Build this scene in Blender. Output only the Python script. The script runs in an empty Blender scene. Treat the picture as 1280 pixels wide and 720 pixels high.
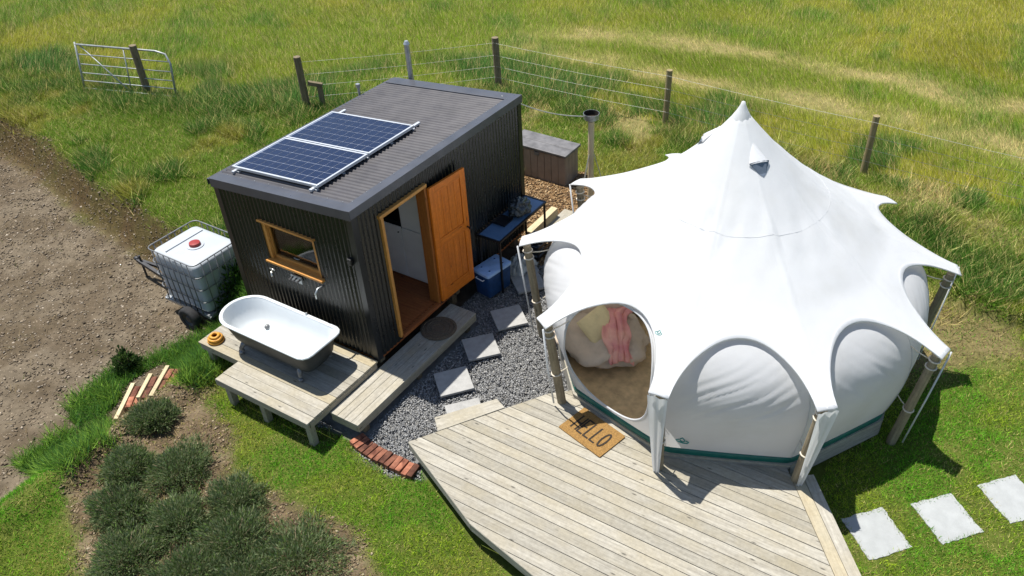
import bpy, bmesh, math, random
import numpy as np
from mathutils import Vector, Matrix, Euler
random.seed(7); rng = np.random.default_rng(11)
S = bpy.context.scene
COL = S.collection
PI = math.pi

# ------------------------------------------------------------------ camera
FPX, PPX, PPY = 1019.0, 713.0, 360.0            # focal length / principal point in photo pixels
CAM = np.array([9.2458, -6.0629, 7.8449])
YAW, PITCH, ROLL = -0.5276, 0.6532, -0.0087
def _rot():
    cy, sy, cp, sp = math.cos(YAW), math.sin(YAW), math.cos(PITCH), math.sin(PITCH)
    f = np.array([sy*cp, cy*cp, -sp]); r = np.array([cy, -sy, 0.]); u = np.cross(r, f)
    return np.array([r*math.cos(ROLL)+u*math.sin(ROLL), -r*math.sin(ROLL)+u*math.cos(ROLL), f])
CR = _rot()
cam_d = bpy.data.cameras.new('camera'); cam = bpy.data.objects.new('camera', cam_d); COL.objects.link(cam)
cam_d.sensor_width = 36; cam_d.lens = FPX/1280*36; cam_d.shift_x = -(PPX-640)/1280
cam_d.clip_start = .05; cam_d.clip_end = 1500
m = Matrix.Identity(4)
for i in range(3):
    m[i][0] = CR[0][i]; m[i][1] = CR[1][i]; m[i][2] = -CR[2][i]; m[i][3] = CAM[i]
cam.matrix_world = m
S.camera = cam

# ------------------------------------------------------------------ sky, sun, exposure
SUN_EL, SUN_AZ = math.radians(70.5), math.radians(-1.5)      # shadows travel towards +X
w = bpy.data.worlds.new('World'); S.world = w; w.use_nodes = True
nt = w.node_tree; nt.nodes.clear()
sk = nt.nodes.new('ShaderNodeTexSky'); sk.sky_type = 'NISHITA'; sk.sun_disc = False
sk.sun_elevation = SUN_EL; sk.sun_rotation = math.radians(-90); sk.air_density = 1.0; sk.dust_density = .6
bg = nt.nodes.new('ShaderNodeBackground'); bg.inputs[1].default_value = .085
wo = nt.nodes.new('ShaderNodeOutputWorld'); nt.links.new(sk.outputs[0], bg.inputs[0]); nt.links.new(bg.outputs[0], wo.inputs[0])
sd = bpy.data.lights.new('sun', 'SUN'); sd.energy = 4.6; sd.angle = math.radians(.53); sd.color = (1, .965, .90)
so = bpy.data.objects.new('sun', sd); COL.objects.link(so); so.location = (-6, 0, 20)
ld = Vector((math.cos(SUN_EL)*math.cos(SUN_AZ), math.cos(SUN_EL)*math.sin(SUN_AZ), -math.sin(SUN_EL)))
so.rotation_euler = ld.to_track_quat('-Z', 'Y').to_euler()
S.view_settings.view_transform = 'Standard'; S.view_settings.look = 'None'
S.view_settings.exposure = 0.72; S.view_settings.gamma = 1.0; S.view_settings.use_curve_mapping = False
S.render.resolution_x = 1024; S.render.resolution_y = 576

# ------------------------------------------------------------------ pixel -> place helpers
def ray(x, y): return CR.T @ np.array([(x-PPX)/FPX, -(y-PPY)/FPX, 1.])
def onz(x, y, z):
    d = ray(x, y); p = CAM + d*((z-CAM[2])/d[2]); return Vector(p)
def ony(x, y, Y):
    d = ray(x, y); return Vector(CAM + d*((Y-CAM[1])/d[1]))
def onx(x, y, X):
    d = ray(x, y); return Vector(CAM + d*((X-CAM[0])/d[0]))

# ------------------------------------------------------------------ numpy noise
_L = rng.random((256, 256))
def vn(x, y, sc, seed=0):
    x = np.asarray(x, float)*sc+seed*17.3; y = np.asarray(y, float)*sc+seed*9.1
    xi = np.floor(x).astype(int); yi = np.floor(y).astype(int); fx = x-xi; fy = y-yi
    fx = fx*fx*(3-2*fx); fy = fy*fy*(3-2*fy)
    g = lambda a, b: _L[a & 255, b & 255]
    return (g(xi, yi)*(1-fx)+g(xi+1, yi)*fx)*(1-fy)+(g(xi, yi+1)*(1-fx)+g(xi+1, yi+1)*fx)*fy
def fbm(x, y, sc, seed=0):
    return (vn(x, y, sc, seed)*.5+vn(x, y, sc*2.1, seed+3)*.3+vn(x, y, sc*4.3, seed+5)*.2)
def sstep(a, b, x):
    t = np.clip((np.asarray(x, float)-a)/(b-a), 0, 1); return t*t*(3-2*t)
def pdist(x, y, line):
    """signed distance-like: (unsigned distance, side) to a polyline"""
    x = np.asarray(x, float); y = np.asarray(y, float); best = np.full(x.shape, 1e9); side = np.zeros(x.shape)
    for (ax, ay), (bx, by) in zip(line[:-1], line[1:]):
        dx, dy = bx-ax, by-ay; t = np.clip(((x-ax)*dx+(y-ay)*dy)/(dx*dx+dy*dy), 0, 1)
        d = np.hypot(x-ax-t*dx, y-ay-t*dy); s = np.sign((x-ax)*dy-(y-ay)*dx)
        k = d < best; best = np.where(k, d, best); side = np.where(k, s, side)
    return best, side
def inpoly(x, y, P):
    x = np.asarray(x, float); y = np.asarray(y, float); r = np.zeros(x.shape, bool); n = len(P)
    for i in range(n):
        ax, ay = P[i][0], P[i][1]; bx, by = P[(i+1) % n][0], P[(i+1) % n][1]
        if ay == by: continue
        c = ((ay > y) != (by > y)) & (x < (bx-ax)*(y-ay)/(by-ay)+ax); r ^= c
    return r
def softpoly(x, y, P, wd):
    """1 inside the polygon, fading over about wd metres with a ragged edge"""
    jx = x+(fbm(x, y, 2.2, 31)-.5)*wd*3; jy = y+(fbm(x, y, 2.2, 47)-.5)*wd*3
    d, _ = pdist(jx, jy, list(P)+[P[0]]); i = inpoly(jx, jy, P)
    return sstep(-wd, wd, np.where(i, d, -d))

# ------------------------------------------------------------------ terrain
BANK = [(-40, 9), (-14, 2.9), (-9, 2.3), (-6.3, 1.75), (-4.1, 1.4), (-2.4, 1.2), (-1.15, 1.05), (-.25, .65), (-.02, -.3), (.0, -1.4), (.1, -2.4), (.0, -3.6), (.2, -8), (0, -40)]
RIGHTB = [tuple(onz(u, v, -.15)[:2]) for u, v in ((1010, 250), (1100, 250), (1300, 318), (1320, 400), (1262, 396), (1205, 372), (1150, 335), (1110, 300))]
def height(x, y):
    x = np.asarray(x, float); y = np.asarray(y, float)
    d, s = pdist(x, y, BANK); sd_ = d*s            # positive on the low (track) side
    wdt = 1.15-.55*sstep(-1.2, -3.5, x)
    z = -.35-.75*sstep(-.05, 1, sd_/wdt)
    z = z-.16*sstep(-.55, -1.25, y)*sstep(.3, .0, sd_)*sstep(0, .5, x)
    far = sstep(9, 60, y); z = z+far*2.5
    und = (fbm(x, y, .35, 3)-.5)*.10*sstep(9.5, 13, y) + (fbm(x, y, .9, 5)-.5)*.05*sstep(5.5, 7, y)
    und += (fbm(x, y, 2.6, 8)-.5)*.07*sstep(.0, .5, sd_)
    z = z+und
    z = z+.22*np.exp(-((y-8.4)/.9)**2)*sstep(6, 9, x)+.12*np.exp(-((y-7.6)/.7)**2)*sstep(-1, 3, x)
    z = z+.24*softpoly(x, y, RIGHTB, .10)
    return z
def onground(x, y):
    d = ray(x, y); t = 1.0
    for _ in range(400):
        p = CAM+d*t
        if p[2] < float(height(p[0], p[1])): break
        t += .1
    lo, hi = t-.1, t
    for _ in range(25):
        mid = (lo+hi)/2; p = CAM+d*mid
        if p[2] < float(height(p[0], p[1])): hi = mid
        else: lo = mid
    p = CAM+d*hi
    return (float(p[0]), float(p[1]), float(p[2]))
def gpoly(*pts): return [onground(*p)[:2] for p in pts]

# ------------------------------------------------------------------ materials
MATS = {}
def newmat(name):
    mt = bpy.data.materials.new(name); mt.use_nodes = True; n = mt.node_tree; n.nodes.clear(); MATS[name] = mt
    out = n.nodes.new('ShaderNodeOutputMaterial'); b = n.nodes.new('ShaderNodeBsdfPrincipled'); n.links.new(b.outputs[0], out.inputs[0])
    return mt, n, b, out
def N(n, t, **kw):
    o = n.nodes.new(t)
    for k, v in kw.items(): setattr(o, k, v)
    return o
def ramp(n, fac, stops):
    r = n.nodes.new('ShaderNodeValToRGB'); e = r.color_ramp.elements
    while len(e) < len(stops): e.new(.5)
    for i, (p, c) in enumerate(stops): e[i].position = p; e[i].color = (*c, 1)
    n.links.new(fac, r.inputs[0]); return r
def mix(n, fac, a, b, mode='MIX'):
    x = n.nodes.new('ShaderNodeMix'); x.data_type = 'RGBA'; x.blend_type = mode
    for s, v in ((x.inputs[0], fac), (x.inputs[6], a), (x.inputs[7], b)):
        if hasattr(v, 'is_linked') or hasattr(v, 'links'): n.links.new(v, s)
        elif isinstance(v, (int, float)): s.default_value = v
        else: s.default_value = (*v, 1)
    return x.outputs[2]
def coords(n, scale=(1, 1, 1), rand=0, kind='Object'):
    tc = N(n, 'ShaderNodeTexCoord'); mp = N(n, 'ShaderNodeMapping'); mp.inputs['Scale'].default_value = scale
    src = tc.outputs[kind]
    if rand:
        oi = N(n, 'ShaderNodeObjectInfo'); ml = N(n, 'ShaderNodeMath', operation='MULTIPLY'); ml.inputs[1].default_value = rand
        n.links.new(oi.outputs['Random'], ml.inputs[0]); n.links.new(ml.outputs[0], mp.inputs['Location'])
    n.links.new(src, mp.inputs[0]); return mp.outputs[0]
def noise(n, vec, sc, det=4, rough=.55):
    t = N(n, 'ShaderNodeTexNoise'); t.inputs['Scale'].default_value = sc; t.inputs['Detail'].default_value = det; t.inputs['Roughness'].default_value = rough
    n.links.new(vec, t.inputs['Vector']); return t.outputs['Fac']
def bump(n, b, h, strength, dist=.01):
    bp = N(n, 'ShaderNodeBump'); bp.inputs['Strength'].default_value = strength; bp.inputs['Distance'].default_value = dist
    n.links.new(h, bp.inputs['Height']); n.links.new(bp.outputs[0], b.inputs['Normal'])
def simple(name, c, rough=.6, var=.25, sc=6, metal=0, bmp=.15, spec=.4, rand=0, c2=None, scale=(1, 1, 1), det=4, dist=.01):
    """procedural: noise between two tones, optional per-object tone, fine bump"""
    mt, n, b, _ = newmat(name); v = coords(n, scale, 13 if rand else 0)
    f = noise(n, v, sc, det); a = tuple(x*(1-var) for x in c); z = c2 or tuple(min(1, x*(1+var)) for x in c)
    col = ramp(n, f, [(.3, a), (.7, z)]).outputs[0]
    if rand:
        oi = N(n, 'ShaderNodeObjectInfo'); r = ramp(n, oi.outputs['Random'], [(0, (1-rand,)*3), (1, (1+rand,)*3)])
        col = mix(n, 1, col, r.outputs[0], 'MULTIPLY')
    n.links.new(col, b.inputs['Base Color']); b.inputs['Roughness'].default_value = rough; b.inputs['Metallic'].default_value = metal
    b.inputs['Specular IOR Level'].default_value = spec
    if bmp: bump(n, b, noise(n, v, sc*4, 5), bmp, dist)
    return mt
def wood(name, c1, c2, rough=.7, rand=.12, stain=None, grain=1.0, knots=True, bmp=.35):
    """long grain along local X"""
    mt, n, b, _ = newmat(name); v = coords(n, (1.1*grain, 16*grain, 16*grain), 31)
    g = noise(n, v, 2.2, 6, .62); col = ramp(n, g, [(.28, c1), (.72, c2)]).outputs[0]
    v2 = coords(n, (1, 1, 1), 7); big = noise(n, v2, 1.6, 5, .6)
    if stain: col = mix(n, ramp(n, big, [(.42, (0, 0, 0)), (.72, (1, 1, 1))]).outputs[0], col, stain)
    fine = noise(n, v2, 22, 4, .7); col = mix(n, .55, col, ramp(n, fine, [(.25, (.62,)*3), (.7, (1.12,)*3)]).outputs[0], 'MULTIPLY')
    if knots:
        vk = coords(n, (1.3, 4, 4), 19); vo = N(n, 'ShaderNodeTexVoronoi'); vo.inputs['Scale'].default_value = 2.1; n.links.new(vk, vo.inputs['Vector'])
        col = mix(n, ramp(n, vo.outputs['Distance'], [(.05, (1, 1, 1)), (.12, (0, 0, 0))]).outputs[0], col, tuple(x*.45 for x in c1))
    oi = N(n, 'ShaderNodeObjectInfo'); r = ramp(n, oi.outputs['Random'], [(0, (1-rand, 1-rand, 1-rand*1.15)), (1, (1+rand, 1+rand, 1+rand*.9))])
    col = mix(n, 1, col, r.outputs[0], 'MULTIPLY')
    n.links.new(col, b.inputs['Base Color']); b.inputs['Roughness'].default_value = rough; b.inputs['Specular IOR Level'].default_value = .3
    bump(n, b, g, bmp, .004); return mt
wood('deck_wood', (.225, .205, .17), (.40, .375, .32), rough=.8, rand=.16, stain=(.30, .265, .195))
wood('deck_wood_fresh', (.28, .23, .15), (.44, .38, .26), rough=.8, rand=.12, stain=(.33, .30, .23))
wood('fascia_wood', (.25, .22, .165), (.42, .37, .28), rough=.85, rand=.1, stain=(.3, .26, .2))
wood('grey_fascia', (.20, .19, .16), (.36, .34, .29), rough=.9, rand=.1)
wood('post_wood', (.17, .135, .085), (.36, .30, .205), rough=.9, rand=.1)
wood('old_post', (.10, .08, .05), (.25, .20, .13), rough=.95, rand=.15)
wood('fresh_post', (.22, .17, .08), (.38, .31, .17), rough=.9, rand=.1)
wood('pine_door', (.50, .115, .008), (.78, .215, .018), rough=.38, rand=.05, bmp=.12)
wood('frame_wood', (.42, .17, .035), (.64, .31, .08), rough=.45, rand=.05, bmp=.12)
wood('jamb_wood_shaded', (.26, .085, .018), (.42, .15, .035), rough=.45, rand=.05, bmp=.12)  # darker frame wood: shade painted into the hinge-side jamb colour
wood('floor_wood', (.22, .06, .018), (.38, .13, .04), rough=.4, rand=.1, bmp=.1)
wood('sleeper_wood', (.42, .34, .20), (.60, .50, .32), rough=.85, rand=.1)
wood('ply', (.40, .25, .11), (.52, .35, .17), rough=.5, rand=.05, bmp=.1)
def steel_paint(name, c, rough, var=.2):
    mt, n, b, _ = newmat(name); v = coords(n, (1, 1, .35)); f = noise(n, v, 2.2, 6, .65)
    n.links.new(ramp(n, f, [(.3, tuple(x*(1-var) for x in c)), (.75, tuple(x*(1+var) for x in c))]).outputs[0], b.inputs['Base Color'])
    r = ramp(n, noise(n, v, 5, 5), [(.3, (rough*.8,)*3), (.7, (rough*1.3,)*3)]); n.links.new(r.outputs[0], b.inputs['Roughness'])
    b.inputs['Specular IOR Level'].default_value = .45; bump(n, b, noise(n, coords(n, (1, 1, .25)), 1.6, 3), .12, .03); return mt
steel_paint('cladding', (.011, .0125, .012), .27)
steel_paint('roof_steel', (.075, .070, .072), .42)
steel_paint('flashing_steel', (.062, .064, .075), .34)
steel_paint('trim_steel', (.014, .015, .0155), .3)
simple('black_plastic', (.012, .012, .013), .4, .3, 9)
simple('rubber', (.02, .02, .021), .85, .3, 20)
simple('galv', (.42, .44, .45), .42, .2, 12, metal=.75, bmp=.05)
simple('steel_shine', (.55, .54, .50), .3, .15, 5, metal=.9, bmp=.05)
simple('alu', (.62, .64, .66), .38, .08, 8, metal=.5, bmp=.03)
simple('dark_metal', (.05, .05, .052), .5, .3, 8, metal=.4)
simple('enamel', (.64, .67, .68), .16, .03, 2, bmp=.02, spec=.6)
simple('tub_outside', (.028, .032, .034), .5, .35, 5, bmp=.1)
simple('tank_plastic', (.40, .425, .45), .38, .06, 3, bmp=.05)
simple('red_plastic', (.26, .025, .02), .4, .15, 12)
simple('blue_plastic', (.016, .055, .16), .35, .25, 9)
simple('lid_blue', (.33, .50, .78), .45, .1, 9)
simple('white_paint', (.80, .79, .81), .35, .05, 4, bmp=.03)
simple('liner', (.70, .64, .54), .6, .06, 3, bmp=.03)
simple('coir', (.25, .14, .042), .95, .35, 60, bmp=.7, det=8)
simple('coir_dark', (.13, .095, .062), .95, .4, 60, bmp=.7)
simple('ink', (.025, .018, .012), .9, .3, 60, bmp=.5)
simple('amber', (.48, .22, .02), .5, .35, 14, bmp=.3)
simple('paver', (.31, .305, .29), .9, .13, 9, bmp=.3, rand=.06)
simple('paver_pale', (.31, .32, .315), .9, .08, 7, bmp=.3, rand=.05)
simple('brick', (.15, .045, .024), .9, .4, 11, bmp=.5, rand=.55, c2=(.30, .12, .07))
simple('resin_box', (.24, .185, .145), .6, .12, 5, bmp=.1)
simple('resin_lid', (.13, .125, .125), .55, .3, 7, bmp=.1)
simple('beanbag', (.60, .48, .36), .95, .1, 6, bmp=.4, dist=.02)
simple('cream_cloth', (.74, .60, .33), .95, .12, 7, bmp=.4, dist=.02)
simple('pink_cloth', (.80, .27, .28), .95, .12, 5, bmp=.4, dist=.02, c2=(.86, .45, .34))
simple('rug', (.56, .39, .20), .95, .22, 9, bmp=.5)
simple('basket', (.30, .20, .09), .9, .4, 30, bmp=.6)
simple('rope', (.58, .52, .42), .95, .2, 40, bmp=.4)
simple('grey_sheet', (.42, .43, .40), .55, .3, 8, bmp=.4, dist=.02)
simple('wire', (.42, .42, .38), .5, .1, 8, metal=.3, bmp=0)
simple('cage_steel', (.17, .175, .18), .5, .25, 12, metal=.5, bmp=.05)
simple('gate_steel', (.30, .32, .31), .5, .25, 12, metal=.4, bmp=.05)
simple('leaf_dark', (.03, .06, .014), .6, .3, 9, bmp=0)
def glassy(name, tint, alpha_rough=.05):
    mt, n, b, out = newmat(name); n.nodes.remove(b)
    tr = N(n, 'ShaderNodeBsdfTransparent'); tr.inputs[0].default_value = (*tint, 1); gl = N(n, 'ShaderNodeBsdfGlossy'); gl.inputs['Roughness'].default_value = alpha_rough
    fr = N(n, 'ShaderNodeFresnel'); fr.inputs[0].default_value = 1.6; ms = N(n, 'ShaderNodeMixShader')
    n.links.new(fr.outputs[0], ms.inputs[0]); n.links.new(tr.outputs[0], ms.inputs[1]); n.links.new(gl.outputs[0], ms.inputs[2]); n.links.new(ms.outputs[0], out.inputs[0])
glassy('glass', (.82, .86, .84))
def cellmat():
    mt, n, b, _ = newmat('solar_cell'); v = coords(n, (1, 1, 1), 9); vo = N(n, 'ShaderNodeTexVoronoi'); vo.inputs['Scale'].default_value = 60; n.links.new(v, vo.inputs['Vector'])
    n.links.new(ramp(n, vo.outputs['Color'], [(0, (.003, .007, .028)), (1, (.006, .014, .052))]).outputs[0], b.inputs['Base Color'])
    b.inputs['Roughness'].default_value = .28; b.inputs['Coat Weight'].default_value = .1; b.inputs['Specular IOR Level'].default_value = .3; b.inputs['Coat Roughness'].default_value = .15
cellmat()
simple('cell_back', (.30, .34, .43), .4, .06, 6, bmp=0)
def canvas(name, c, transl, wrinkle=.25):
    mt, n, b, out = newmat(name); v = coords(n, (1, 1, 1)); f = noise(n, v, 1.4, 5)
    col = ramp(n, f, [(.28, tuple(x*k for x, k in zip(c, (.90, .895, .875)))), (.5, tuple(x*.97 for x in c)), (.7, c)]).outputs[0]
    n.links.new(col, b.inputs['Base Color']); b.inputs['Roughness'].default_value = .75; b.inputs['Specular IOR Level'].default_value = .25
    t = N(n, 'ShaderNodeBsdfTranslucent'); n.links.new(col, t.inputs[0]); ms = N(n, 'ShaderNodeMixShader'); ms.inputs[0].default_value = transl
    n.links.new(b.outputs[0], ms.inputs[1]); n.links.new(t.outputs[0], ms.inputs[2]); n.links.new(ms.outputs[0], out.inputs[0])
    h = noise(n, coords(n, (1, 1, 1)), 3.0, 5, .5); bump(n, b, h, wrinkle, .03)
    w2 = N(n, 'ShaderNodeTexWave'); return mt
canvas('fly_canvas', (.77, .78, .79), .40)
canvas('tent_canvas', (.70, .71, .725), .42, .25)
simple('teal_band', (.006, .11, .085), .45, .2, 5, bmp=.1)
simple('teal_print', (.03, .24, .22), .7, .1, 5, bmp=0)
simple('mesh_grey', (.13, .16, .21), .8, .1, 60, bmp=.1)
def attrmat(name, rough=.8, transl=0., mulsc=0, spec=.25, bmp=0, mulr=(.7, 1.2)):
    mt, n, b, out = newmat(name); at = N(n, 'ShaderNodeAttribute'); at.attribute_name = 'tone'; col = at.outputs['Color']
    if mulsc:
        v = coords(n, (1, 1, 1)); f = noise(n, v, mulsc, 7, .65); col = mix(n, 1, col, ramp(n, f, [(.3, (mulr[0],)*3), (.7, (mulr[1],)*3)]).outputs[0], 'MULTIPLY')
        if bmp: bump(n, b, noise(n, v, mulsc*1.7, 8, .7), bmp, .05)
    n.links.new(col, b.inputs['Base Color']); b.inputs['Roughness'].default_value = rough; b.inputs['Specular IOR Level'].default_value = spec
    if transl:
        t = N(n, 'ShaderNodeBsdfTranslucent'); n.links.new(col, t.inputs[0]); ms = N(n, 'ShaderNodeMixShader'); ms.inputs[0].default_value = transl
        n.links.new(b.outputs[0], ms.inputs[1]); n.links.new(t.outputs[0], ms.inputs[2]); n.links.new(ms.outputs[0], out.inputs[0])
attrmat('ground_mat', .95, 0, 7, .1, .6); attrmat('blade_mat', .6, .33, 0, .25); attrmat('stone_mat', .85, 0, 0, .25); attrmat('herb_mat', .7, .4, 0, .2)

# ------------------------------------------------------------------ mesh helpers
class MB:
    def __init__(s): s.v = []; s.f = []
    def add(s, vs, fs):
        o = len(s.v); s.v += [tuple(x) for x in vs]; s.f += [tuple(i+o for i in f) for f in fs]; return s
    def box(s, c, d, M=None):
        x, y, z = d[0]/2, d[1]/2, d[2]/2; vs = [Vector((i*x, j*y, k*z)) for i in (-1, 1) for j in (-1, 1) for k in (-1, 1)]
        if M is not None: vs = [M @ q for q in vs]
        vs = [q+Vector(c) for q in vs]
        return s.add(vs, [(0, 1, 3, 2), (4, 6, 7, 5), (0, 4, 5, 1), (2, 3, 7, 6), (0, 2, 6, 4), (1, 5, 7, 3)])
    def beam(s, p, q, wd, h, up=(0, 0, 1)):
        p = Vector(p); q = Vector(q); a = (q-p).normalized(); r = a.cross(Vector(up)).normalized(); u = r.cross(a)
        vs = [e+r*(i*wd/2)+u*(j*h/2) for e in (p, q) for i in (-1, 1) for j in (-1, 1)]
        return s.add(vs, [(0, 1, 3, 2), (4, 6, 7, 5), (0, 4, 5, 1), (2, 3, 7, 6), (0, 2, 6, 4), (1, 5, 7, 3)])
    def prism(s, poly, z0, z1):
        n = len(poly); vs = [(p[0], p[1], z0) for p in poly]+[(p[0], p[1], z1) for p in poly]
        ar = sum(poly[i][0]*poly[(i+1) % n][1]-poly[(i+1) % n][0]*poly[i][1] for i in range(n))
        fs = [tuple(range(n))[::-1], tuple(range(n, 2*n))]+[(i, (i+1) % n, n+(i+1) % n, n+i) for i in range(n)]
        if ar < 0: fs = [f[::-1] for f in fs]
        return s.add(vs, fs)
    def tube(s, pts, r, seg=8, caps=True, closed=False):
        pts = [Vector(p) for p in pts]; n = len(pts); rs = r if isinstance(r, (list, tuple)) else [r]*n; o = len(s.v); prev = None
        for i, p in enumerate(pts):
            if closed: t = (pts[(i+1) % n]-pts[i-1]).normalized()
            else: t = (pts[min(i+1, n-1)]-pts[max(i-1, 0)]).normalized()
            if prev is None:
                a = Vector((0, 0, 1)) if abs(t.z) < .9 else Vector((1, 0, 0)); u = t.cross(a).normalized()
            else: u = (prev-t*prev.dot(t)).normalized()
            prev = u; v = t.cross(u)
            for k in range(seg):
                a = 2*PI*k/seg; s.v.append(tuple(p+(u*math.cos(a)+v*math.sin(a))*rs[i]))
        for i in range(n if closed else n-1):
            for k in range(seg):
                a = o+i*seg; b_ = o+((i+1) % n)*seg; s.f.append((a+k, a+(k+1) % seg, b_+(k+1) % seg, b_+k))
        if caps and not closed: s.f.append(tuple(o+k for k in range(seg))[::-1]); s.f.append(tuple(o+(n-1)*seg+k for k in range(seg)))
        return s
    def loft(s, rings, cap0=False, cap1=False, closed=True):
        o = len(s.v); n = len(rings[0])
        for r in rings: s.v += [tuple(p) for p in r]
        for i in range(len(rings)-1):
            for k in range(n if closed else n-1):
                s.f.append((o+i*n+k, o+i*n+(k+1) % n, o+(i+1)*n+(k+1) % n, o+(i+1)*n+k))
        if cap0: s.f.append(tuple(o+k for k in range(n))[::-1])
        if cap1: s.f.append(tuple(o+(len(rings)-1)*n+k for k in range(n)))
        return s
    def lathe(s, prof, c, seg=24, cap0=True, cap1=True):
        return s.loft([[(c[0]+r*math.cos(2*PI*k/seg), c[1]+r*math.sin(2*PI*k/seg), c[2]+z) for k in range(seg)] for r, z in prof], cap0, cap1)
    def mesh(s, name, smooth=False):
        me = bpy.data.meshes.new(name); me.from_pydata(s.v, [], s.f); me.update()
        if smooth: me.shade_smooth()
        return me
    def build(s, name, mat, parent=None, smooth=False, bevel=0, auto=None):
        return link(name, s.mesh(name, smooth), mat, parent, bevel=bevel, auto=auto)
def link(name, me, mat, parent=None, loc=None, rot=None, bevel=0, auto=None):
    o = bpy.data.objects.new(name, me)
    if mat and not me.materials: me.materials.append(MATS[mat])
    COL.objects.link(o)
    if loc is not None: o.location = loc
    if rot is not None: o.rotation_euler = rot
    if parent is not None: adopt(o, parent)
    if bevel:
        b = o.modifiers.new('bevel', 'BEVEL'); b.width = bevel; b.segments = 2; b.limit_method = 'ANGLE'; b.angle_limit = math.radians(40)
    if auto:
        try: me.set_sharp_from_angle(angle=math.radians(auto))
        except Exception: pass
    return o
WM = {}
def wmat(o):
    mloc = Matrix.LocRotScale(o.location, o.rotation_euler, o.scale)
    if o.parent is None: return mloc
    return wmat(o.parent) @ o.matrix_parent_inverse @ mloc
def adopt(o, p): o.parent = p; o.matrix_parent_inverse = wmat(p).inverted()
def tag(o, label=None, cat=None, group=None, kind=None):
    if label: o['label'] = label
    if cat: o['category'] = cat
    if group: o['group'] = group
    if kind: o['kind'] = kind
    return o
def thing(name, label, cat, loc=(0, 0, 0), group=None):
    o = bpy.data.objects.new(name, None); o.empty_display_size = .1; COL.objects.link(o); o.location = loc
    return tag(o, label, cat, group)
def npmesh(name, V, F, mat, tone=None, parent=None, smooth=False):
    V = np.asarray(V, np.float32); F = np.asarray(F, np.int32); k = F.shape[1]
    me = bpy.data.meshes.new(name); me.vertices.add(len(V)); me.vertices.foreach_set('co', V.ravel())
    me.loops.add(F.size); me.loops.foreach_set('vertex_index', F.ravel()); me.polygons.add(len(F))
    me.polygons.foreach_set('loop_start', np.arange(0, F.size, k, dtype=np.int32)); me.polygons.foreach_set('loop_total', np.full(len(F), k, np.int32))
    if smooth: me.polygons.foreach_set('use_smooth', np.ones(len(F), bool))
    if tone is not None:
        a = me.attributes.new('tone', 'FLOAT_COLOR', 'POINT'); t = np.ones((len(V), 4), np.float32); t[:, :3] = tone; a.data.foreach_set('color', t.ravel())
    me.update(calc_edges=True); me.validate()
    return link(name, me, mat, parent)
def board(name, mat, parent, poly, ztop, th, axis='x', bevel=.004):
    """a plank from a plan polygon; local X along its grain"""
    cx = sum(p[0] for p in poly)/len(poly); cy = sum(p[1] for p in poly)/len(poly); rz = 0 if axis == 'x' else (PI/2 if axis == 'y' else axis)
    c, s_ = math.cos(-rz), math.sin(-rz); q = [((p[0]-cx)*c-(p[1]-cy)*s_, (p[0]-cx)*s_+(p[1]-cy)*c) for p in poly]
    mb = MB().prism(q, -th/2, th/2); jz = random.uniform(-.0025, .0025)
    return link(name, mb.mesh(name), mat, parent, (cx, cy, ztop-th/2+jz), (0, 0, rz), bevel=bevel)
def stick(name, mat, parent, p, q, wd, h, bevel=.004):
    """a straight timber from p to q with grain along its length"""
    p = Vector(p); q = Vector(q); d = q-p; L = d.length; e = d.to_track_quat('X', 'Z').to_euler()
    mb = MB().box((0, 0, 0), (L, wd, h)); return link(name, mb.mesh(name), mat, parent, (p+q)/2, e, bevel=bevel)
def roundpost(name, mat, parent, p, q, r0, r1, seg=12):
    p = Vector(p); q = Vector(q); d = q-p; L = d.length; e = d.to_track_quat('X', 'Z').to_euler()
    rs = [r0+(r1-r0)*i/5 for i in range(6)]
    rings = [[(-L/2+L*i/5, rs[i]*(1+.04*math.sin(3*k+i))*math.cos(2*PI*k/seg), rs[i]*(1+.04*math.cos(2*k+i))*math.sin(2*PI*k/seg)) for k in range(seg)] for i in range(6)]
    mb = MB().loft(rings, True, True); return link(name, mb.mesh(name, True), mat, parent, (p+q)/2, e, auto=45)
def blob(mb, c, r, sub=3, amp=.15, fr=2.2, seed=0, flat=None):
    bm = bmesh.new(); bmesh.ops.create_icosphere(bm, subdivisions=sub, radius=1)
    from mathutils import noise as mn
    vs = []
    for v in bm.verts:
        d = v.co.normalized(); k = 1+amp*mn.noise(d*fr+Vector((seed*3.1, seed, -seed)))+amp*.5*mn.noise(d*fr*2.7+Vector((seed, 1, 2)))
        p = Vector((d.x*r[0]*k, d.y*r[1]*k, d.z*r[2]*k))
        if flat is not None and p.z < flat: p.z = flat+(p.z-flat)*.1
        vs.append(p+Vector(c))
    fs = [tuple(v.index for v in f.verts) for f in bm.faces]; bm.free(); return mb.add(vs, fs)

# ================================================================== THE SETTING: ground
W, L, HL, HR = 2.547, 3.898, 2.222, 2.461          # cabin width, length, low and high eaves (z = 0 is the bath deck)
TC = (6.58, 2.98)                                  # middle of the tent
GRAVEL = [(2.2, -1.12), (2.75, -1.02), (3.2, -1.18), (3.7, -1.28), (4.12, -1.12), (3.9, -.8), (5.3, 1.3), (4.6, 3.3), (3.4, 3.5), (2.2, 3.4)]
MULCH = [(1.0, 4.0), (1.0, 6.25), (2.3, 6.7), (3.6, 6.2), (4.4, 4.6), (4.2, 3.3), (2.4, 3.4)]
BED = gpoly((100, 545), (150, 520), (222, 480), (262, 486), (287, 555), (296, 610), (350, 622), (392, 650), (445, 660), (480, 735), (100, 760))
DRYP = gpoly((1150, 372), (1200, 362), (1262, 402), (1290, 440), (1235, 452), (1185, 478), (1150, 470), (1110, 480))
DUST = gpoly((146, 118), (200, 112), (225, 128), (190, 142), (100, 150))
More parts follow.
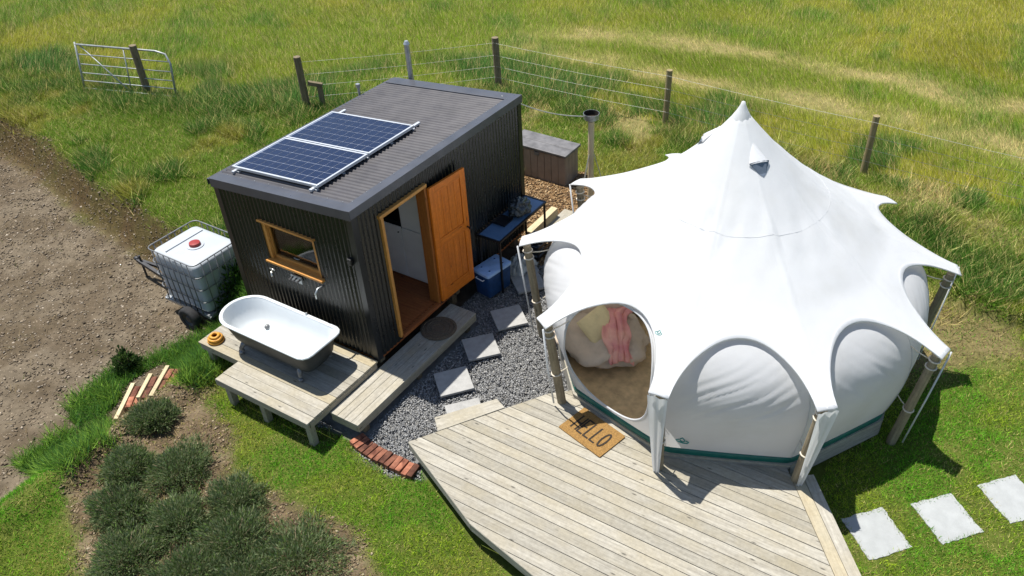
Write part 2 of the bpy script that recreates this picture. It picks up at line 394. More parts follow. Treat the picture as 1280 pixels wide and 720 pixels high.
YARD = gpoly((150, 205), (260, 165), (330, 150), (480, 110), (630, 150), (735, 200), (830, 178), (900, 190), (1080, 225), (1290, 330), (1290, 420), (900, 420), (300, 300))
ROWS = [gpoly((400, 30), (600, 40), (750, 46), (917, 62), (1042, 90), (1125, 104), (1192, 125), (1300, 140)),
        gpoly((560, 66), (660, 64), (750, 79), (867, 104), (983, 121), (1083, 146), (1167, 162), (1300, 196))]
def masks(x, y):
    d, s = pdist(x, y, BANK); low = d*s
    k = {}
    k['gravel'] = softpoly(x, y, GRAVEL, .04); k['mulch'] = softpoly(x, y, MULCH, .10)*(1-k['gravel'])
    jx = fbm(x, y, 1.3, 21)-.5
    k['track'] = sstep(.35, .75, low+jx*.5)
    k['cut'] = sstep(.0, .15, low+jx*.25)*(1-sstep(.45, .75, low))*sstep(-1.0, -1.9, x)
    k['bed'] = softpoly(x, y, BED, .14); k['dry'] = softpoly(x, y, DRYP, .2); k['dust'] = softpoly(x, y, DUST, .3)
    row = np.zeros(np.shape(x))
    for i, r in enumerate(ROWS):
        dd, _ = pdist(x+(fbm(x, y, .8, 60+i)-.5)*.5, y+(fbm(x, y, .8, 70+i)-.5)*.6, r)
        row = np.maximum(row, sstep(.85, .1, dd)*(.5+.9*(fbm(x, y, .7, 80+i)-.2)))
    k['row'] = np.clip(row, 0, 1)*(.45+.55*sstep(.36, .6, fbm(x, y, 1.5, 77)))*sstep(-4.5, -1, x)
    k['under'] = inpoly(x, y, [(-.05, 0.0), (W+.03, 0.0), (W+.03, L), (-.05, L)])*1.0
    fen = fence_y(x, y); k['field'] = sstep(-.2, .3, fen)
    k['straw'] = sstep(-2.6, -.4, fen)*sstep(.6, .0, fen)*sstep(.45, .62, fbm(x, y, .9, 91))*sstep(-3.5, -1, x)
    k['low'] = low; k['fen'] = fen
    return k
FPOSTS = [onz(187, 122, -.4), onz(385, 138, -.4), onz(623.5, 112, -.4), onz(831, 157, -.4), onz(1078, 220, -.4)]
FLINE = [(-30, 1.5)]+[(p.x, p.y) for p in FPOSTS]+[(11.5, 9.2), (30, 9)]
def fence_y(x, y):
    d, s = pdist(x, y, FLINE); return -d*s
def lerp3(a, b, t): return a+(np.asarray(b)-a)*t[..., None]
def ground_tone(x, y):
    k = masks(x, y); n1 = fbm(x, y, .5, 1); n2 = fbm(x, y, 2.3, 2)
    c = np.ones(x.shape+(3,))*np.array([.062, .088, .014])  # grass ground kept dark: shade between the blades painted into its colour
    c = lerp3(c, (.105, .125, .022), n2*.8)
    c = lerp3(c, (.115, .130, .022), k['field'])
    c = lerp3(c, (.24, .20, .085), np.clip(k['row']+k['straw']*.9, 0, 1)*.85)
    c = lerp3(c, (.20, .15, .075), k['dry']*(.5+.5*n2))
    c = lerp3(c, (.17, .13, .08), k['dust']*.8)
    tr = np.ones(x.shape+(3,))*np.array([.105, .080, .052]); tr = lerp3(tr, (.145, .116, .080), sstep(.35, .65, n2)); tr = lerp3(tr, (.095, .072, .045), sstep(.5, .7, fbm(x, y, 1.4, 12))*.8)
    c = c*(1-k['track'][..., None])+tr*k['track'][..., None]
    c = lerp3(c, (.085, .05, .026), k['cut']*(.55+.45*n2))
    bd = np.ones(x.shape+(3,))*np.array([.115, .082, .05]); bd = lerp3(bd, (.18, .138, .088), sstep(.4, .7, n2)); bd = lerp3(bd, (.075, .055, .035), sstep(.55, .7, fbm(x, y, 3.1, 14))*.7)
    c = c*(1-k['bed'][..., None])+bd*k['bed'][..., None]
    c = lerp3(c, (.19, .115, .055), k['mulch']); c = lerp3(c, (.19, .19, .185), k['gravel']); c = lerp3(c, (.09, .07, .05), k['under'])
    return np.clip(c, 0, 1)
def axis(lo, hi, st, far):
    a = list(np.arange(lo, hi+1e-6, st)); d = st; p = lo; q = hi
    left, right = [], []
    while p > -far: d *= 1.35; p -= d; left.append(p)
    d = st
    while q < far: d *= 1.35; q += d; right.append(q)
    return np.array(left[::-1]+a+right)
gx = axis(-16, 14, .1, 500); gy = axis(-7, 24, .1, 500)
X, Y = np.meshgrid(gx, gy); Z = height(X, Y)
kk = masks(X, Y); Z = Z+(fbm(X, Y, 4, 15)-.5)*.05*kk['bed']+(fbm(X, Y, 5, 16)-.5)*.03*kk['track']
Z = Z-.05*kk['gravel']
tone = ground_tone(X, Y); nx, ny = len(gx), len(gy); ii = (np.arange(ny-1)[:, None]*nx+np.arange(nx-1)[None]).ravel()
gnd = npmesh('ground', np.stack([X, Y, Z], -1).reshape(-1, 3), np.stack([ii, ii+1, ii+nx+1, ii+nx], 1), 'ground_mat', tone.reshape(-1, 3), smooth=True)
tag(gnd, kind='structure')

# ================================================================== THE CABIN
house = thing('tiny_house', 'black corrugated steel cabin with mono-pitch roof and open pine door', 'tiny house', (W/2, L/2, -.3))
SL = math.atan2(HR-HL, W)
def ztop(x): return HL+(HR-HL)*x/W
def corr(u): return .009*math.cos(2*PI*u/.076)
def corr_wall(name, length, topf, tf, openings, parent, mat='cladding', z0=0.0):
    """tf(u, off, z) -> point; openings: (u0,u1,z0,z1)"""
    us = list(np.arange(0, length, .0095))+[length]
    for o in openings: us += [o[0], o[1]]
    us = sorted(set(round(u, 4) for u in us)); mb = MB()
    for a, b in zip(us[:-1], us[1:]):
        mid = (a+b)/2; iv = [(z0, None)]
        op = [o for o in openings if o[0] < mid < o[1]]
        segs = [(z0, topf(a), topf(b), z0)] if not op else [(z0, op[0][2], op[0][2], z0), (op[0][3], topf(a), topf(b), op[0][3])]
        for s0, ta, tb, s1 in segs:
            if ta-s0 < .003: continue
            vs = [tf(a, corr(a), s0), tf(b, corr(b), s1), tf(b, corr(b), tb), tf(a, corr(a), ta)]; mb.add(vs, [(0, 1, 2, 3)])
    me = mb.mesh(name); bm = bmesh.new(); bm.from_mesh(me); bmesh.ops.remove_doubles(bm, verts=bm.verts, dist=1e-4); bmesh.ops.recalc_face_normals(bm, faces=bm.faces)
    bm.to_mesh(me); bm.free(); me.shade_smooth(); return link(name, me, mat, parent)
WX0, WX1, WZ0, WZ1 = .775, 1.765, 1.16, 1.785        # window opening
DY0, DY1, DZ0, DZ1 = .50, 1.36, .12, 2.10         # door opening
corr_wall('front_wall', W, ztop, lambda u, o, z: (u, -o, z), [(WX0, WX1, WZ0, WZ1)], house)
corr_wall('side_wall', L, lambda u: HR, lambda u, o, z: (W+o, u, z), [(DY0, DY1, DZ0, DZ1)], house)
corr_wall('side_wall', L, lambda u: HL, lambda u, o, z: (-o, u, z), [], house)
corr_wall('back_wall', W, ztop, lambda u, o, z: (u, L+o, z), [], house)
for cx, cy, h in ((0, 0, HL), (W, 0, HR), (W, L, HR), (0, L, HL)):      # corner trims, an L folded round each corner
    sx = 1 if cx == 0 else -1; sy = 1 if cy == 0 else -1; e = .0135
    pl = [(cx-sx*e, cy-sy*e), (cx+sx*.085, cy-sy*e), (cx+sx*.085, cy-sy*(e-.004)), (cx-sx*(e-.004), cy-sy*(e-.004)), (cx-sx*(e-.004), cy+sy*.085), (cx-sx*e, cy+sy*.085)]
    MB().prism(pl, -.015, h).build('corner_trim', 'trim_steel', house)
# floor, linings, ceiling
fl = MB().box((W/2, L/2, .03), (W-.04, L-.04, .16)).build('floor', 'floor_wood', house)
yb = .06
for i in range(12):
    y0 = .03+i*.32; board('floor_board', 'floor_wood', house, [(.03, y0), (W-.03, y0), (W-.03, y0+.317), (.03, y0+.317)], .118, .006, bevel=0)
t = .06
def lining(poly_fn, name='lining'): return poly_fn(MB()).build(name, 'liner', house)
lm = MB()
lm.box((W/2, L-.05, 1.1), (W-.1, .02, 2.0)); lm.build('lining', 'liner', house)
MB().box((.045, L/2, 1.1), (.02, L-.12, 2.0)).build('lining', 'liner', house)
lm = MB(); lm.box(((WX0+.05)/2, .05, 1.1), (WX0-.06, .02, 2.0)); lm.box(((WX1+W-.05)/2, .05, 1.1), (W-.06-WX1, .02, 2.0)); lm.box(((WX0+WX1)/2, .05, .62), (WX1-WX0, .02, 1.03)); lm.box(((WX0+WX1)/2, .05, 1.965), (WX1-WX0, .02, .27)); lm.build('lining', 'liner', house)
lm = MB(); lm.box((W-.05, DY0/2+.02, 1.1), (.02, DY0-.08, 2.0)); lm.box((W-.05, (DY1+L)/2, 1.1), (.02, L-DY1-.08, 2.0)); lm.box((W-.05, (DY0+DY1)/2, 2.14), (.02, DY1-DY0, .07)); lm.build('lining', 'liner', house)
MB().box((W/2, L/2, 2.19), (W-.04, L-.04, .02)).build('ceiling', 'liner', house)
# base: bearers and piles under the floor
for y in (.12, L/2, L-.12): stick('bearer', 'old_post', house, (.05, y, -.1), (W-.05, y, -.1), .1, .1)
for x in (.2, W-.2):
    for y in (.12, L/2, L-.12): MB().box((x, y, -.28), (.12, .12, .26)).build('pile', 'old_post', house)
# roof sheet: ribs run down the slope
rf = MB(); ys = np.arange(.02, L-.02, .0095); rows = []
for y in ys:
    o = .013*math.cos(2*PI*y/.076); rows.append([(x, y, ztop(x)+.012+o) for x in np.linspace(-.06, W-.02, 6)])
rf.loft(rows, closed=False); me = rf.mesh('roof', True); roof = link('roof', me, 'roof_steel', house)
MB().box((W/2, L/2, 0), (W/math.cos(SL)-.01, L-.03, .03)).build('x', None) if False else None
def flash(poly3, th=.003): pass
cs, sn = math.cos(SL), math.sin(SL)
def onroof(x, y, n=0.): return Vector((x-sn*n, y, ztop(x)+cs*n))
def capping(name, a0, a1, b0, b1, drop_dir, drop, parent=roof, n=.026, mat='flashing_steel'):
    """folded flashing: a flat strip on the roof (a0-a1 outer edge, b0-b1 inner edge) and a face folded down"""
    A0, A1, B0, B1 = onroof(*a0, n), onroof(*a1, n), onroof(*b0, n-.004), onroof(*b1, n-.004); dn = Vector((0, 0, -drop)); t = Vector(drop_dir)*.0
    mb = MB(); C0, C1 = A0+dn+Vector(drop_dir)*.006, A1+dn+Vector(drop_dir)*.006
    k = Vector((0, 0, -.004)); inn = -Vector(drop_dir)*.004
    vs = [B0, B1, A1, A0, C1, C0, B0+k, B1+k, A1+k+inn, A0+k+inn, C1+inn, C0+inn]
    mb.add(vs, [(0, 1, 2, 3), (3, 2, 4, 5), (6, 9, 8, 7), (9, 11, 10, 8), (0, 6, 7, 1), (5, 4, 10, 11), (0, 3, 9, 6), (3, 5, 11, 9), (1, 7, 8, 2), (2, 8, 10, 4)])
    return mb.build(name, mat, parent)
O = .03
capping('flashing', (-O, -O), (W+O, -O), (-O, .17), (W-.15, .17), (0, -1, 0), .13, mat='flashing_steel')
capping('flashing', (W+O, -O+.001), (W+O, L+O), (W-.14, -O+.001), (W-.14, L+O), (1, 0, 0), .12, n=.030)
capping('flashing', (-O, L+O), (W-.13, L+O), (-O, L-.2), (W-.13, L-.2), (0, 1, 0), .13, mat='flashing_steel')
capping('gutter_strip', (-.085, -O), (-.085, L+O), (-.02, -O), (-.02, L+O), (-1, 0, 0), .10, n=.012)
# screw heads along the front and side flashings
sc = MB()
for i in range(14): sc.lathe([(.006, 0), (.006, .004)], onroof(W-.12, .2+i*.27, .03), 6)
for i in range(9): sc.lathe([(.006, 0), (.006, .004)], onroof(.15+i*.27, .15, .026), 6)
sc.build('screw_heads', 'galv', roof)
# flue pipe behind and a white vent on the low side
fp = MB(); fp.tube([(.27, L+.11, .4), (.27, L+.11, 2.86)], .045, 14); fp.tube([(.27, L+.11, 2.86), (.27, L+.11, 2.91)], [.055, .03], 14); fp.build('vent_pipe', 'galv', house, True, auto=50)
vp = MB(); vp.tube([(-.13, L-.75, .3), (-.13, L-.75, 2.34)], .022, 10); vp.tube([(-.13, L-.75, 2.34), (-.13, L-.75, 2.40)], .036, 10); vp.build('soil_pipe', 'galv', house, True, auto=50)
# window
win = thing('window', None, None); adopt(win, house); del_keys = None
win_frame = MB()
fw = .045
for a, b in (((WX0-.03, 0, WZ1+.015), (WX1+.03, 0, WZ1+.015)), ): stick('head', 'frame_wood', win, (a[0], .02, a[2]), (b[0], .02, b[2]), .12, .03)
stick('jamb', 'frame_wood', win, (WX0-.008, .03, WZ0-.02), (WX0-.008, .03, WZ1), .04, .12)
stick('jamb', 'frame_wood', win, (WX1+.008, .03, WZ0-.02), (WX1+.008, .03, WZ1), .04, .12)
stick('sill', 'frame_wood', win, (WX0-.03, .0, WZ0-.02), (WX1+.05, .0, WZ0-.02), .13, .035)
for z in (WZ0+.02, WZ1-.02): stick('sash', 'frame_wood', win, (WX0+.015, .075, z), (WX1-.015, .075, z), .04, .045)
for x in (WX0+.035, WX1-.035): stick('sash', 'frame_wood', win, (x, .0755, WZ0+.02), (x, .0755, WZ1-.02), .04, .045)
MB().box(((WX0+WX1)/2, .085, (WZ0+WZ1)/2), (WX1-WX0-.07, .006, WZ1-WZ0-.04)).build('pane', 'glass', win)
# kitchen bench seen through the window
stick('bench_top', 'ply', house, (.1, .36, 1.0), (W-.75, .36, 1.0), .5, .04); MB().box((1.0, .37, .55), (1.7, .44, .86)).build('bench', 'white_paint', house)
MB().box((1.35, .34, 1.03), (.42, .32, .02)).build('sink', 'galv', house)
stick('inner_sill', 'frame_wood', house, (WX0, .22, 1.152), (WX1, .22, 1.152), .26, .03)
for lab, nm, x, mt_, pr in (('white jug on the bench just inside the cabin window, left', 'kitchen_jug', .98, 'white_paint', [(.05, 0), (.075, .05), (.06, .17), (.07, .22), (.06, .22), (.05, .03)]), ('pale bowl on the bench inside the cabin window, middle', 'kitchen_bowl', 1.22, 'enamel', [(.05, 0), (.12, .08), (.115, .08), (.045, .015)]), ('amber glass jar inside the cabin window, right', 'kitchen_jar', 1.62, 'amber', [(.06, 0), (.065, .02), (.065, .17), (.05, .2), (.05, .23)])):
    tag(MB().lathe(pr, (x, .19, 1.168), 20, True, nm == 'kitchen_jar').build(nm, mt_, None, True), lab, nm.split('_')[1])
tag(link('chopping_board', MB().box((0, 0, 0), (.3, .02, .4)).mesh('chopping_board'), 'pine_door', None, (1.40, .30, 1.37), (math.radians(-12), 0, 0), bevel=.006), 'brown wooden board propped inside the cabin window', 'board')
# door frame, open leaf
dr = thing('door', None, None); adopt(dr, house)
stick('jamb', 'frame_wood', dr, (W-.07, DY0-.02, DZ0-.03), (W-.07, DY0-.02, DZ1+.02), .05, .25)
stick('jamb', 'jamb_wood_shaded', dr, (W-.03, DY1+.02, DZ0-.03), (W-.03, DY1+.02, DZ1+.02), .05, .17)
stick('head', 'frame_wood', dr, (W+.0, DY0-.06, DZ1+.045), (W+.0, DY1+.06, DZ1+.045), .11, .05)
stick('threshold', 'floor_wood', dr, (W+.01, DY0-.01, DZ0-.03), (W+.01, DY1+.01, DZ0-.03), .13, .045)
LA = math.radians(90-5)      # leaf swung right round against the wall
lp = Vector((W+.055, DY1+.045, DZ0)); lx = Vector((math.cos(LA), math.sin(LA), 0)); ln = Vector((math.sin(LA), -math.cos(LA), 0)); LWd, LH = .745, 1.98
def leaf(name, u0, u1, z0, z1, n0, th, mat='pine_door', horiz=False):
    c = lp+lx*((u0+u1)/2)+ln*(n0+th/2)+Vector((0, 0, (z0+z1)/2))
    if horiz: mb = MB().box((0, 0, 0), (u1-u0, th, z1-z0)); return link(name, mb.mesh(name), mat, dr, c, (0, 0, LA), bevel=.005)
    mb = MB().box((0, 0, 0), (z1-z0, th, u1-u0)); e = (Matrix.Rotation(LA, 4, 'Z') @ Matrix.Rotation(-PI/2, 4, 'Y')).to_euler(); return link(name, mb.mesh(name), mat, dr, c, e, bevel=.005)
leaf('stile', 0, .11, 0, LH, 0, .042); leaf('stile', LWd-.11, LWd, 0, LH, 0, .042)
leaf('rail', .1105, LWd-.1105, 0, .20, 0, .0415, horiz=True); leaf('rail', .1105, LWd-.1105, .95, 1.09, 0, .0415, horiz=True); leaf('rail', .1105, LWd-.1105, LH-.12, LH, 0, .0415, horiz=True)
for i in range(4):
    u0 = .1115+i*.1305; leaf('door_panel', u0, u0+.1285, .2, .95, .010, .02); leaf('door_panel', u0, u0+.1285, 1.09, LH-.12, .010, .02)
kb = MB(); kp = lp+lx*(LWd-.055)+ln*.045+Vector((0, 0, 1.0)); kb.tube([kp, kp+ln*.05], .012, 10); blob(kb, kp+ln*.065, (.03, .03, .03), 2, 0); kb.build('handle', 'black_plastic', dr, True)
# white cupboards inside the door
cu = thing('cupboard', None, None); adopt(cu, house)
MB().box((2.05, 1.95, 1.12), (.5, .6, 1.98)).build('carcass', 'white_paint', cu); MB().box((1.19, 1.95, .56), (1.2, .6, .86)).build('carcass', 'white_paint', cu); MB().box((1.45, 1.93, 1.06), (.6, .5, .12)).build('stove_top', 'black_plastic', cu); MB().box((1.19, 2.15, 1.62), (1.2, .2, .9)).build('open_shelf', 'black_plastic', cu)
for i, x in enumerate((.89, 1.49, 2.05)):
    wd = .6 if i < 2 else .5
    MB().box((x, 1.64, .62), (wd-.012, .018, .9)).build('cupboard_door', 'white_paint', cu, bevel=.003); i == 2 and MB().box((x, 1.64, 1.58), (wd-.012, .018, .98)).build('cupboard_door', 'white_paint', cu, bevel=.003)
    kn = MB(); blob(kn, (x+wd/2-.05, 1.615, .98), (.014, .014, .014), 1, 0); kn.build('knob', 'dark_metal', cu, True)
# taps and shower pipe below the window
tp = thing('tap_set', None, None); adopt(tp, house)
a = ony(345, 336, -.03); b = ony(405, 357, -.03)
mb = MB(); mb.tube([a, a+Vector((0, -.09, 0)), a+Vector((.05, -.13, -.03))], .016, 8); mb.tube([a+Vector((-.05, -.06, .03)), a+Vector((.05, -.06, .03))], .012, 8); mb.build('tap', 'steel_shine', tp, True)
c0 = ony(372, 348, -.03); mb = MB(); mb.box(c0+Vector((.0, -.012, 0)), (.2, .02, .12)); mb.build('tap_plate', 'galv', tp)
for dx in (-.07, 0, .07): mb = MB(); q = c0+Vector((dx, -.02, .01)); mb.tube([q, q+Vector((0, -.06, 0))], .014, 8); mb.tube([q+Vector((-.03, -.065, 0)), q+Vector((.03, -.065, 0))], .01, 8); mb.build('valve', 'dark_metal', tp, True)
mb = MB(); mb.tube([b, b+Vector((0, -.12, .02)), b+Vector((0, -.17, -.03)), b+Vector((0, -.17, -.11))], .015, 8); mb.build('spout', 'galv', tp, True)
pb = ony(438, 327, -.03); MB().box(pb, (.07, .06, .1)).build('power_inlet', 'black_plastic', house, bevel=.008)

# ================================================================== SOLAR PANELS
RY = Euler((0, -SL, 0))
def sol(u, v, n): return onroof(0, 0, 0)+Vector((cs*u, v, sn*u))+Vector((-sn, 0, cs))*n
cellme = MB().box((0, 0, 0), (.1475, .1475, .002)).mesh('cell'); cellme.materials.append(MATS['solar_cell'])
for k, (v0, lab) in enumerate(((.268, 'front blue solar panel on the cabin roof, nearest the window wall'), (.268+1.01, 'rear blue solar panel on the cabin roof, nearer the back flashing'))):
    PW, PH = 1.65, .99; u0 = .126
    p = thing('solar_panel', lab, 'solar panel', sol(u0+PW/2, v0+PH/2, .06), 'solar panels on the roof'); p.rotation_euler = RY
    mb = MB(); f_ = .028
    mb.box((0, -PH/2+f_/2, .02), (PW, f_, .04)); mb.box((0, PH/2-f_/2, .02), (PW, f_, .04)); mb.box((-PW/2+f_/2, 0, .02), (f_, PH-2*f_, .04)); mb.box((PW/2-f_/2, 0, .02), (f_, PH-2*f_, .04))
    o = mb.build('frame', 'alu', None, bevel=.002); o.parent = p
    o = MB().box((0, 0, .026), (PW-2*f_, PH-2*f_, .006)).build('backsheet', 'cell_back'); o.parent = p
    for i in range(10):
        for j in range(6):
            o = bpy.data.objects.new('solar_cell', cellme); COL.objects.link(o); o.parent = p; o.location = (-PW/2+.0445+.0785+i*.156-.001, -PH/2+.028+.0775+j*.156, .031)
for x, lab in ((.2, 'left aluminium mounting rail under the solar panels'), (1.70, 'right aluminium mounting rail under the solar panels, sticking out behind')):
    a = sol(x, .2, .044); b = sol(x, 2.47, .044); r = thing('mounting_rail', lab, 'rail', a-Vector((0, 0, .02)), 'solar mounting rails')
    MB().beam(a, b, .042, .03).build('rail', 'alu', r)
    for i in range(5):
        q = sol(x+.035, .28+i*.5, .02); MB().box(q, (.03, .05, .03)).build('foot_bracket', 'alu', r)

# ================================================================== BATH DECK AND STEP
def clipstrip(P, y0, y1, e=1e-4):
    def xs(y):
        r = []
        for i in range(len(P)):
            a, b = P[i], P[(i+1) % len(P)]
            if (a[1] > y) != (b[1] > y): r.append(a[0]+(y-a[1])*(b[0]-a[0])/(b[1]-a[1]))
        return sorted(r)
    lv = [y0]+sorted(p[1] for p in P if y0+.002 < p[1] < y1-.002)+[y1]; lft, rgt, out = [], [], []
    for a, b in zip(lv[:-1], lv[1:]):
        A, B = xs(a+e), xs(b-e)
        if len(A) != 2 or len(B) != 2:
            for i in range(0, min(len(A), len(B)), 2): out.append([(A[i], a), (A[i+1], a), (B[i+1], b), (B[i], b)])
            continue
        lft += [(A[0], a), (B[0], b)]; rgt += [(A[1], a), (B[1], b)]
    def uniq(c): return [p for k, p in enumerate(c) if k == 0 or math.hypot(p[0]-c[k-1][0], p[1]-c[k-1][1]) > .002]
    if lft: out.append(uniq(rgt+lft[::-1]))
    return out
bd = thing('bath_deck', 'weathered timber deck carrying the white bathtub in front of the cabin window', 'deck', (1.3, -.7, -.36))
y = -.03
rows_ = []
while y > -1.0: rows_.append((y-.1365, y, 0.0 if y > -.5 else 0.0)); y -= .14
for i, (y0, y1, x0) in enumerate(rows_):
    xl = -.02 if y1 < -.42 else .02
    board('deck_board', 'deck_wood_fresh' if i in (0, 6) else 'deck_wood', bd, [(xl, y0), (2.55, y0), (2.55, y1), (xl, y1)], 0, .035)
y = rows_[-1][0]-.0035
for i in range(3):
    y1 = y; y0 = y-.1365; y = y0-.0035; board('deck_board', 'deck_wood', bd, [(.82, y0), (2.55, y0), (2.55, y1), (.82, y1)], -.001, .035)
YF = y
stick('fascia', 'fascia_wood', bd, (.80, YF+.024, -.083), (2.55, YF+.024, -.083), .03, .09)
stick('fascia', 'fascia_wood', bd, (2.538, YF+.05, -.083), (2.538, -.06, -.083), .03, .09)
stick('fascia', 'fascia_wood', bd, (-.0, rows_[-1][0]+.024, -.083), (.79, rows_[-1][0]+.024, -.083), .03, .09)
stick('fascia', 'fascia_wood', bd, (0.0, rows_[-1][0]+.05, -.105), (0.0, -.06, -.105), .03, .14)
stick('fascia', 'fascia_wood', bd, (.836, YF+.05, -.105), (.836, rows_[-1][0]+.0, -.105), .03, .14)
for x, yy in ((2.46, YF+.1), (.93, YF+.1), (2.46, -.2), (.1, -.92), (.1, -.2), (1.6, YF+.1)):
    zb = float(height(x, yy))-.05; MB().box((x, yy, (zb-.036)/2), (.09, .09, -zb-.036)).build('leg', 'fascia_wood', bd, bevel=.005)
st = thing('entry_step', 'low timber step along the cabin below the pine door', 'step', (2.8, .3, -.3))
x = 2.565
for i in range(4): board('step_board', 'deck_wood', st, [(x, -1.04), (x+.119, -1.04), (x+.119, 1.66), (x, 1.66)], -.12, .035, axis='y'); x += .1225
stick('fascia', 'fascia_wood', st, (3.035, -1.03, -.21), (3.035, 1.655, -.21), .03, .11)
stick('fascia', 'fascia_wood', st, (2.57, -1.022, -.211), (3.018, -1.022, -.211), .03, .11); stick('fascia', 'fascia_wood', st, (2.57, 1.644, -.211), (3.018, 1.644, -.211), .03, .11)
stick('fascia', 'fascia_wood', st, (2.585, -1.0, -.21), (2.585, 1.625, -.21), .03, .11)
for yy in (-.85, .3, 1.5): MB().box((2.8, yy, -.29), (.4, .09, .26)).build('bearer', 'old_post', st)
rm = thing('round_doormat', 'round dark brown coir mat on the step below the door', 'doormat', (2.70, 1.07, -.12))
MB().lathe([(.265, .001), (.275, .006), (.275, .014), (.26, .018)], (2.78, 1.07, -.12+.002), 40).build('mat', 'coir_dark', rm, True, auto=40)
for r in (.10, .18, .24): MB().tube([(2.78+r*math.cos(a), 1.07+r*math.sin(a), -.100) for a in np.linspace(0, 2*PI, 40)[:-1]], .012, 6, closed=True).build('braid_ring', 'coir_dark', rm, True)
cr_ = thing('coiled_rope', 'small amber coil resting on the left corner of the bath deck', 'coil', (.2, -.86, 0))
for i, (r, z) in enumerate(((.10, .024), (.09, .066), (.06, .10))):
    MB().tube([(.2+r*math.cos(a), -.86+r*math.sin(a), z+.004*math.sin(3*a)) for a in np.linspace(0, 2*PI, 28)[:-1]], .022, 8, closed=True).build('loop', 'amber', cr_, True)
MB().lathe([(.0, .0), (.075, .002), (.07, .05), (.0, .055)], (.2, -.86, .002), 20).build('core', 'amber', cr_, True)

# ---- bathtub
tub = thing('bathtub', 'white roll-top claw-foot bathtub with dark outside on the timber deck', 'bathtub', (1.28, -.58, 0))
def outline(hl, hw, rr, n=64):
    """D-shaped: round head on the left, square-ish tap end with corner radius rr"""
    pts = []; cxl = -hl+hw
    for a in np.linspace(PI/2, 3*PI/2, 30): pts.append((cxl+hw*math.cos(a), hw*math.sin(a)))
    for a in np.linspace(-PI/2, 0, 10): pts.append((hl-rr+rr*math.cos(a), -hw+rr+rr*math.sin(a)))
    for a in np.linspace(0, PI/2, 10): pts.append((hl-rr+rr*math.cos(a), hw-rr+rr*math.sin(a)))
    # even resampling along straights
    out = []; P = pts+[pts[0]]; d = [0]
    for i in range(len(P)-1): d.append(d[-1]+math.hypot(P[i+1][0]-P[i][0], P[i+1][1]-P[i][1]))
    for s_ in np.linspace(0, d[-1], n+1)[:-1]:
        j = max(i for i in range(len(d)-1) if d[i] <= s_+1e-9); tt = (s_-d[j])/(d[j+1]-d[j]); out.append((P[j][0]+(P[j+1][0]-P[j][0])*tt, P[j][1]+(P[j+1][1]-P[j][1])*tt))
    return out
TX, TY, TZ = 1.285, -.585, .57
def ring(hl, hw, rr, z, dx=0): return [(TX+dx+p[0], TY+p[1], z) for p in outline(hl, hw, rr)]
HLn, HWd = .93, .385
inner = [ring(HLn-.055, HWd-.055, .13, TZ-.004), ring(HLn-.075, HWd-.075, .13, TZ-.05), ring(HLn-.10, HWd-.095, .13, .42, .005), ring(HLn-.15, HWd-.125, .13, .28, .02), ring(HLn-.23, HWd-.17, .11, .18, .04), ring(HLn-.34, HWd-.23, .08, .145, .06), ring(HLn-.6, .05, .03, .14, .08)]
MB().loft(inner, cap1=True).build('basin', 'enamel', tub, True)
rim = [ring(HLn-.055+0*.0, HWd-.055, .13, TZ-.0045)]
for a in np.linspace(PI, -PI*.35, 9): rr_ = .03; rim.append(ring(HLn-.028+rr_*math.cos(a)*.95, HWd-.028+rr_*math.cos(a)*.95, .145, TZ-.0045+rr_*math.sin(a)*.7+.0))
MB().loft(rim).build('rim', 'enamel', tub, True)
outer = [ring(HLn-.03, HWd-.03, .14, TZ-.02), ring(HLn-.06, HWd-.055, .14, TZ-.07), ring(HLn-.085, HWd-.07, .14, .40), ring(HLn-.13, HWd-.10, .14, .26, .02), ring(HLn-.21, HWd-.15, .12, .155, .04), ring(HLn-.33, HWd-.22, .09, .115, .06), ring(HLn-.6, .05, .03, .11, .08)]
MB().loft(outer, cap1=True).build('shell', 'tub_outside', tub, True)
for sx, sy in ((-1, -1), (-1, 1), (1, -1), (1, 1)):
    bx_, by_ = TX+.04+sx*.52, TY+sy*.20; mb = MB()
    mb.tube([(bx_-sx*.02, by_-sy*.04, .20), (bx_+sx*.03, by_+sy*.04, .16), (bx_+sx*.055, by_+sy*.075, .10), (bx_+sx*.04, by_+sy*.06, .05), (bx_+sx*.06, by_+sy*.085, .022)], [.03, .042, .03, .02, .03], 10)
    blob(mb, (bx_+sx*.06, by_+sy*.085, .028), (.036, .036, .028), 2, .1); mb.build('claw_foot', 'cage_steel', tub, True)
MB().lathe([(.02, 0), (.02, .01), (.012, .03)], (TX+.25, TY+HWd-.028, TZ+.017), 10).build('tap_hole_cap', 'galv', tub)

# ================================================================== BIG DECK
DZ = -.115
e1 = onz(510, 552, DZ); e2 = onz(588, 655, DZ); e3 = onz(667, 720, DZ); er0 = onz(1017, 593, DZ); er1 = onz(1077, 720, DZ)
dl = (e3-e2).normalized(); drr = (er1-er0).normalized()
PR = 2.53; PA = [math.radians(-157.3+36*k) for k in range(10)]; PLAT = [(TC[0]+PR*math.cos(a), TC[1]+PR*math.sin(a)) for a in PA]
eL = e2+dl*3.2; eR = er0+drr*3.4
q = onz(685, 492, DZ)
def towards(a, b, off): return a
DECK = [(e1.x, e1.y), (e2.x, e2.y), (eL.x, eL.y), (eR.x, eR.y), (er0.x, er0.y), (PLAT[3][0]+.02, PLAT[3][1]-.03), (PLAT[2][0]+.0, PLAT[2][1]-.02), (PLAT[1][0]-.01, PLAT[1][1]-.03), (q.x, q.y)]
deck = thing('timber_deck', 'large pale weathered timber deck in front of the white tent', 'deck', (6.5, -.6, -.35))
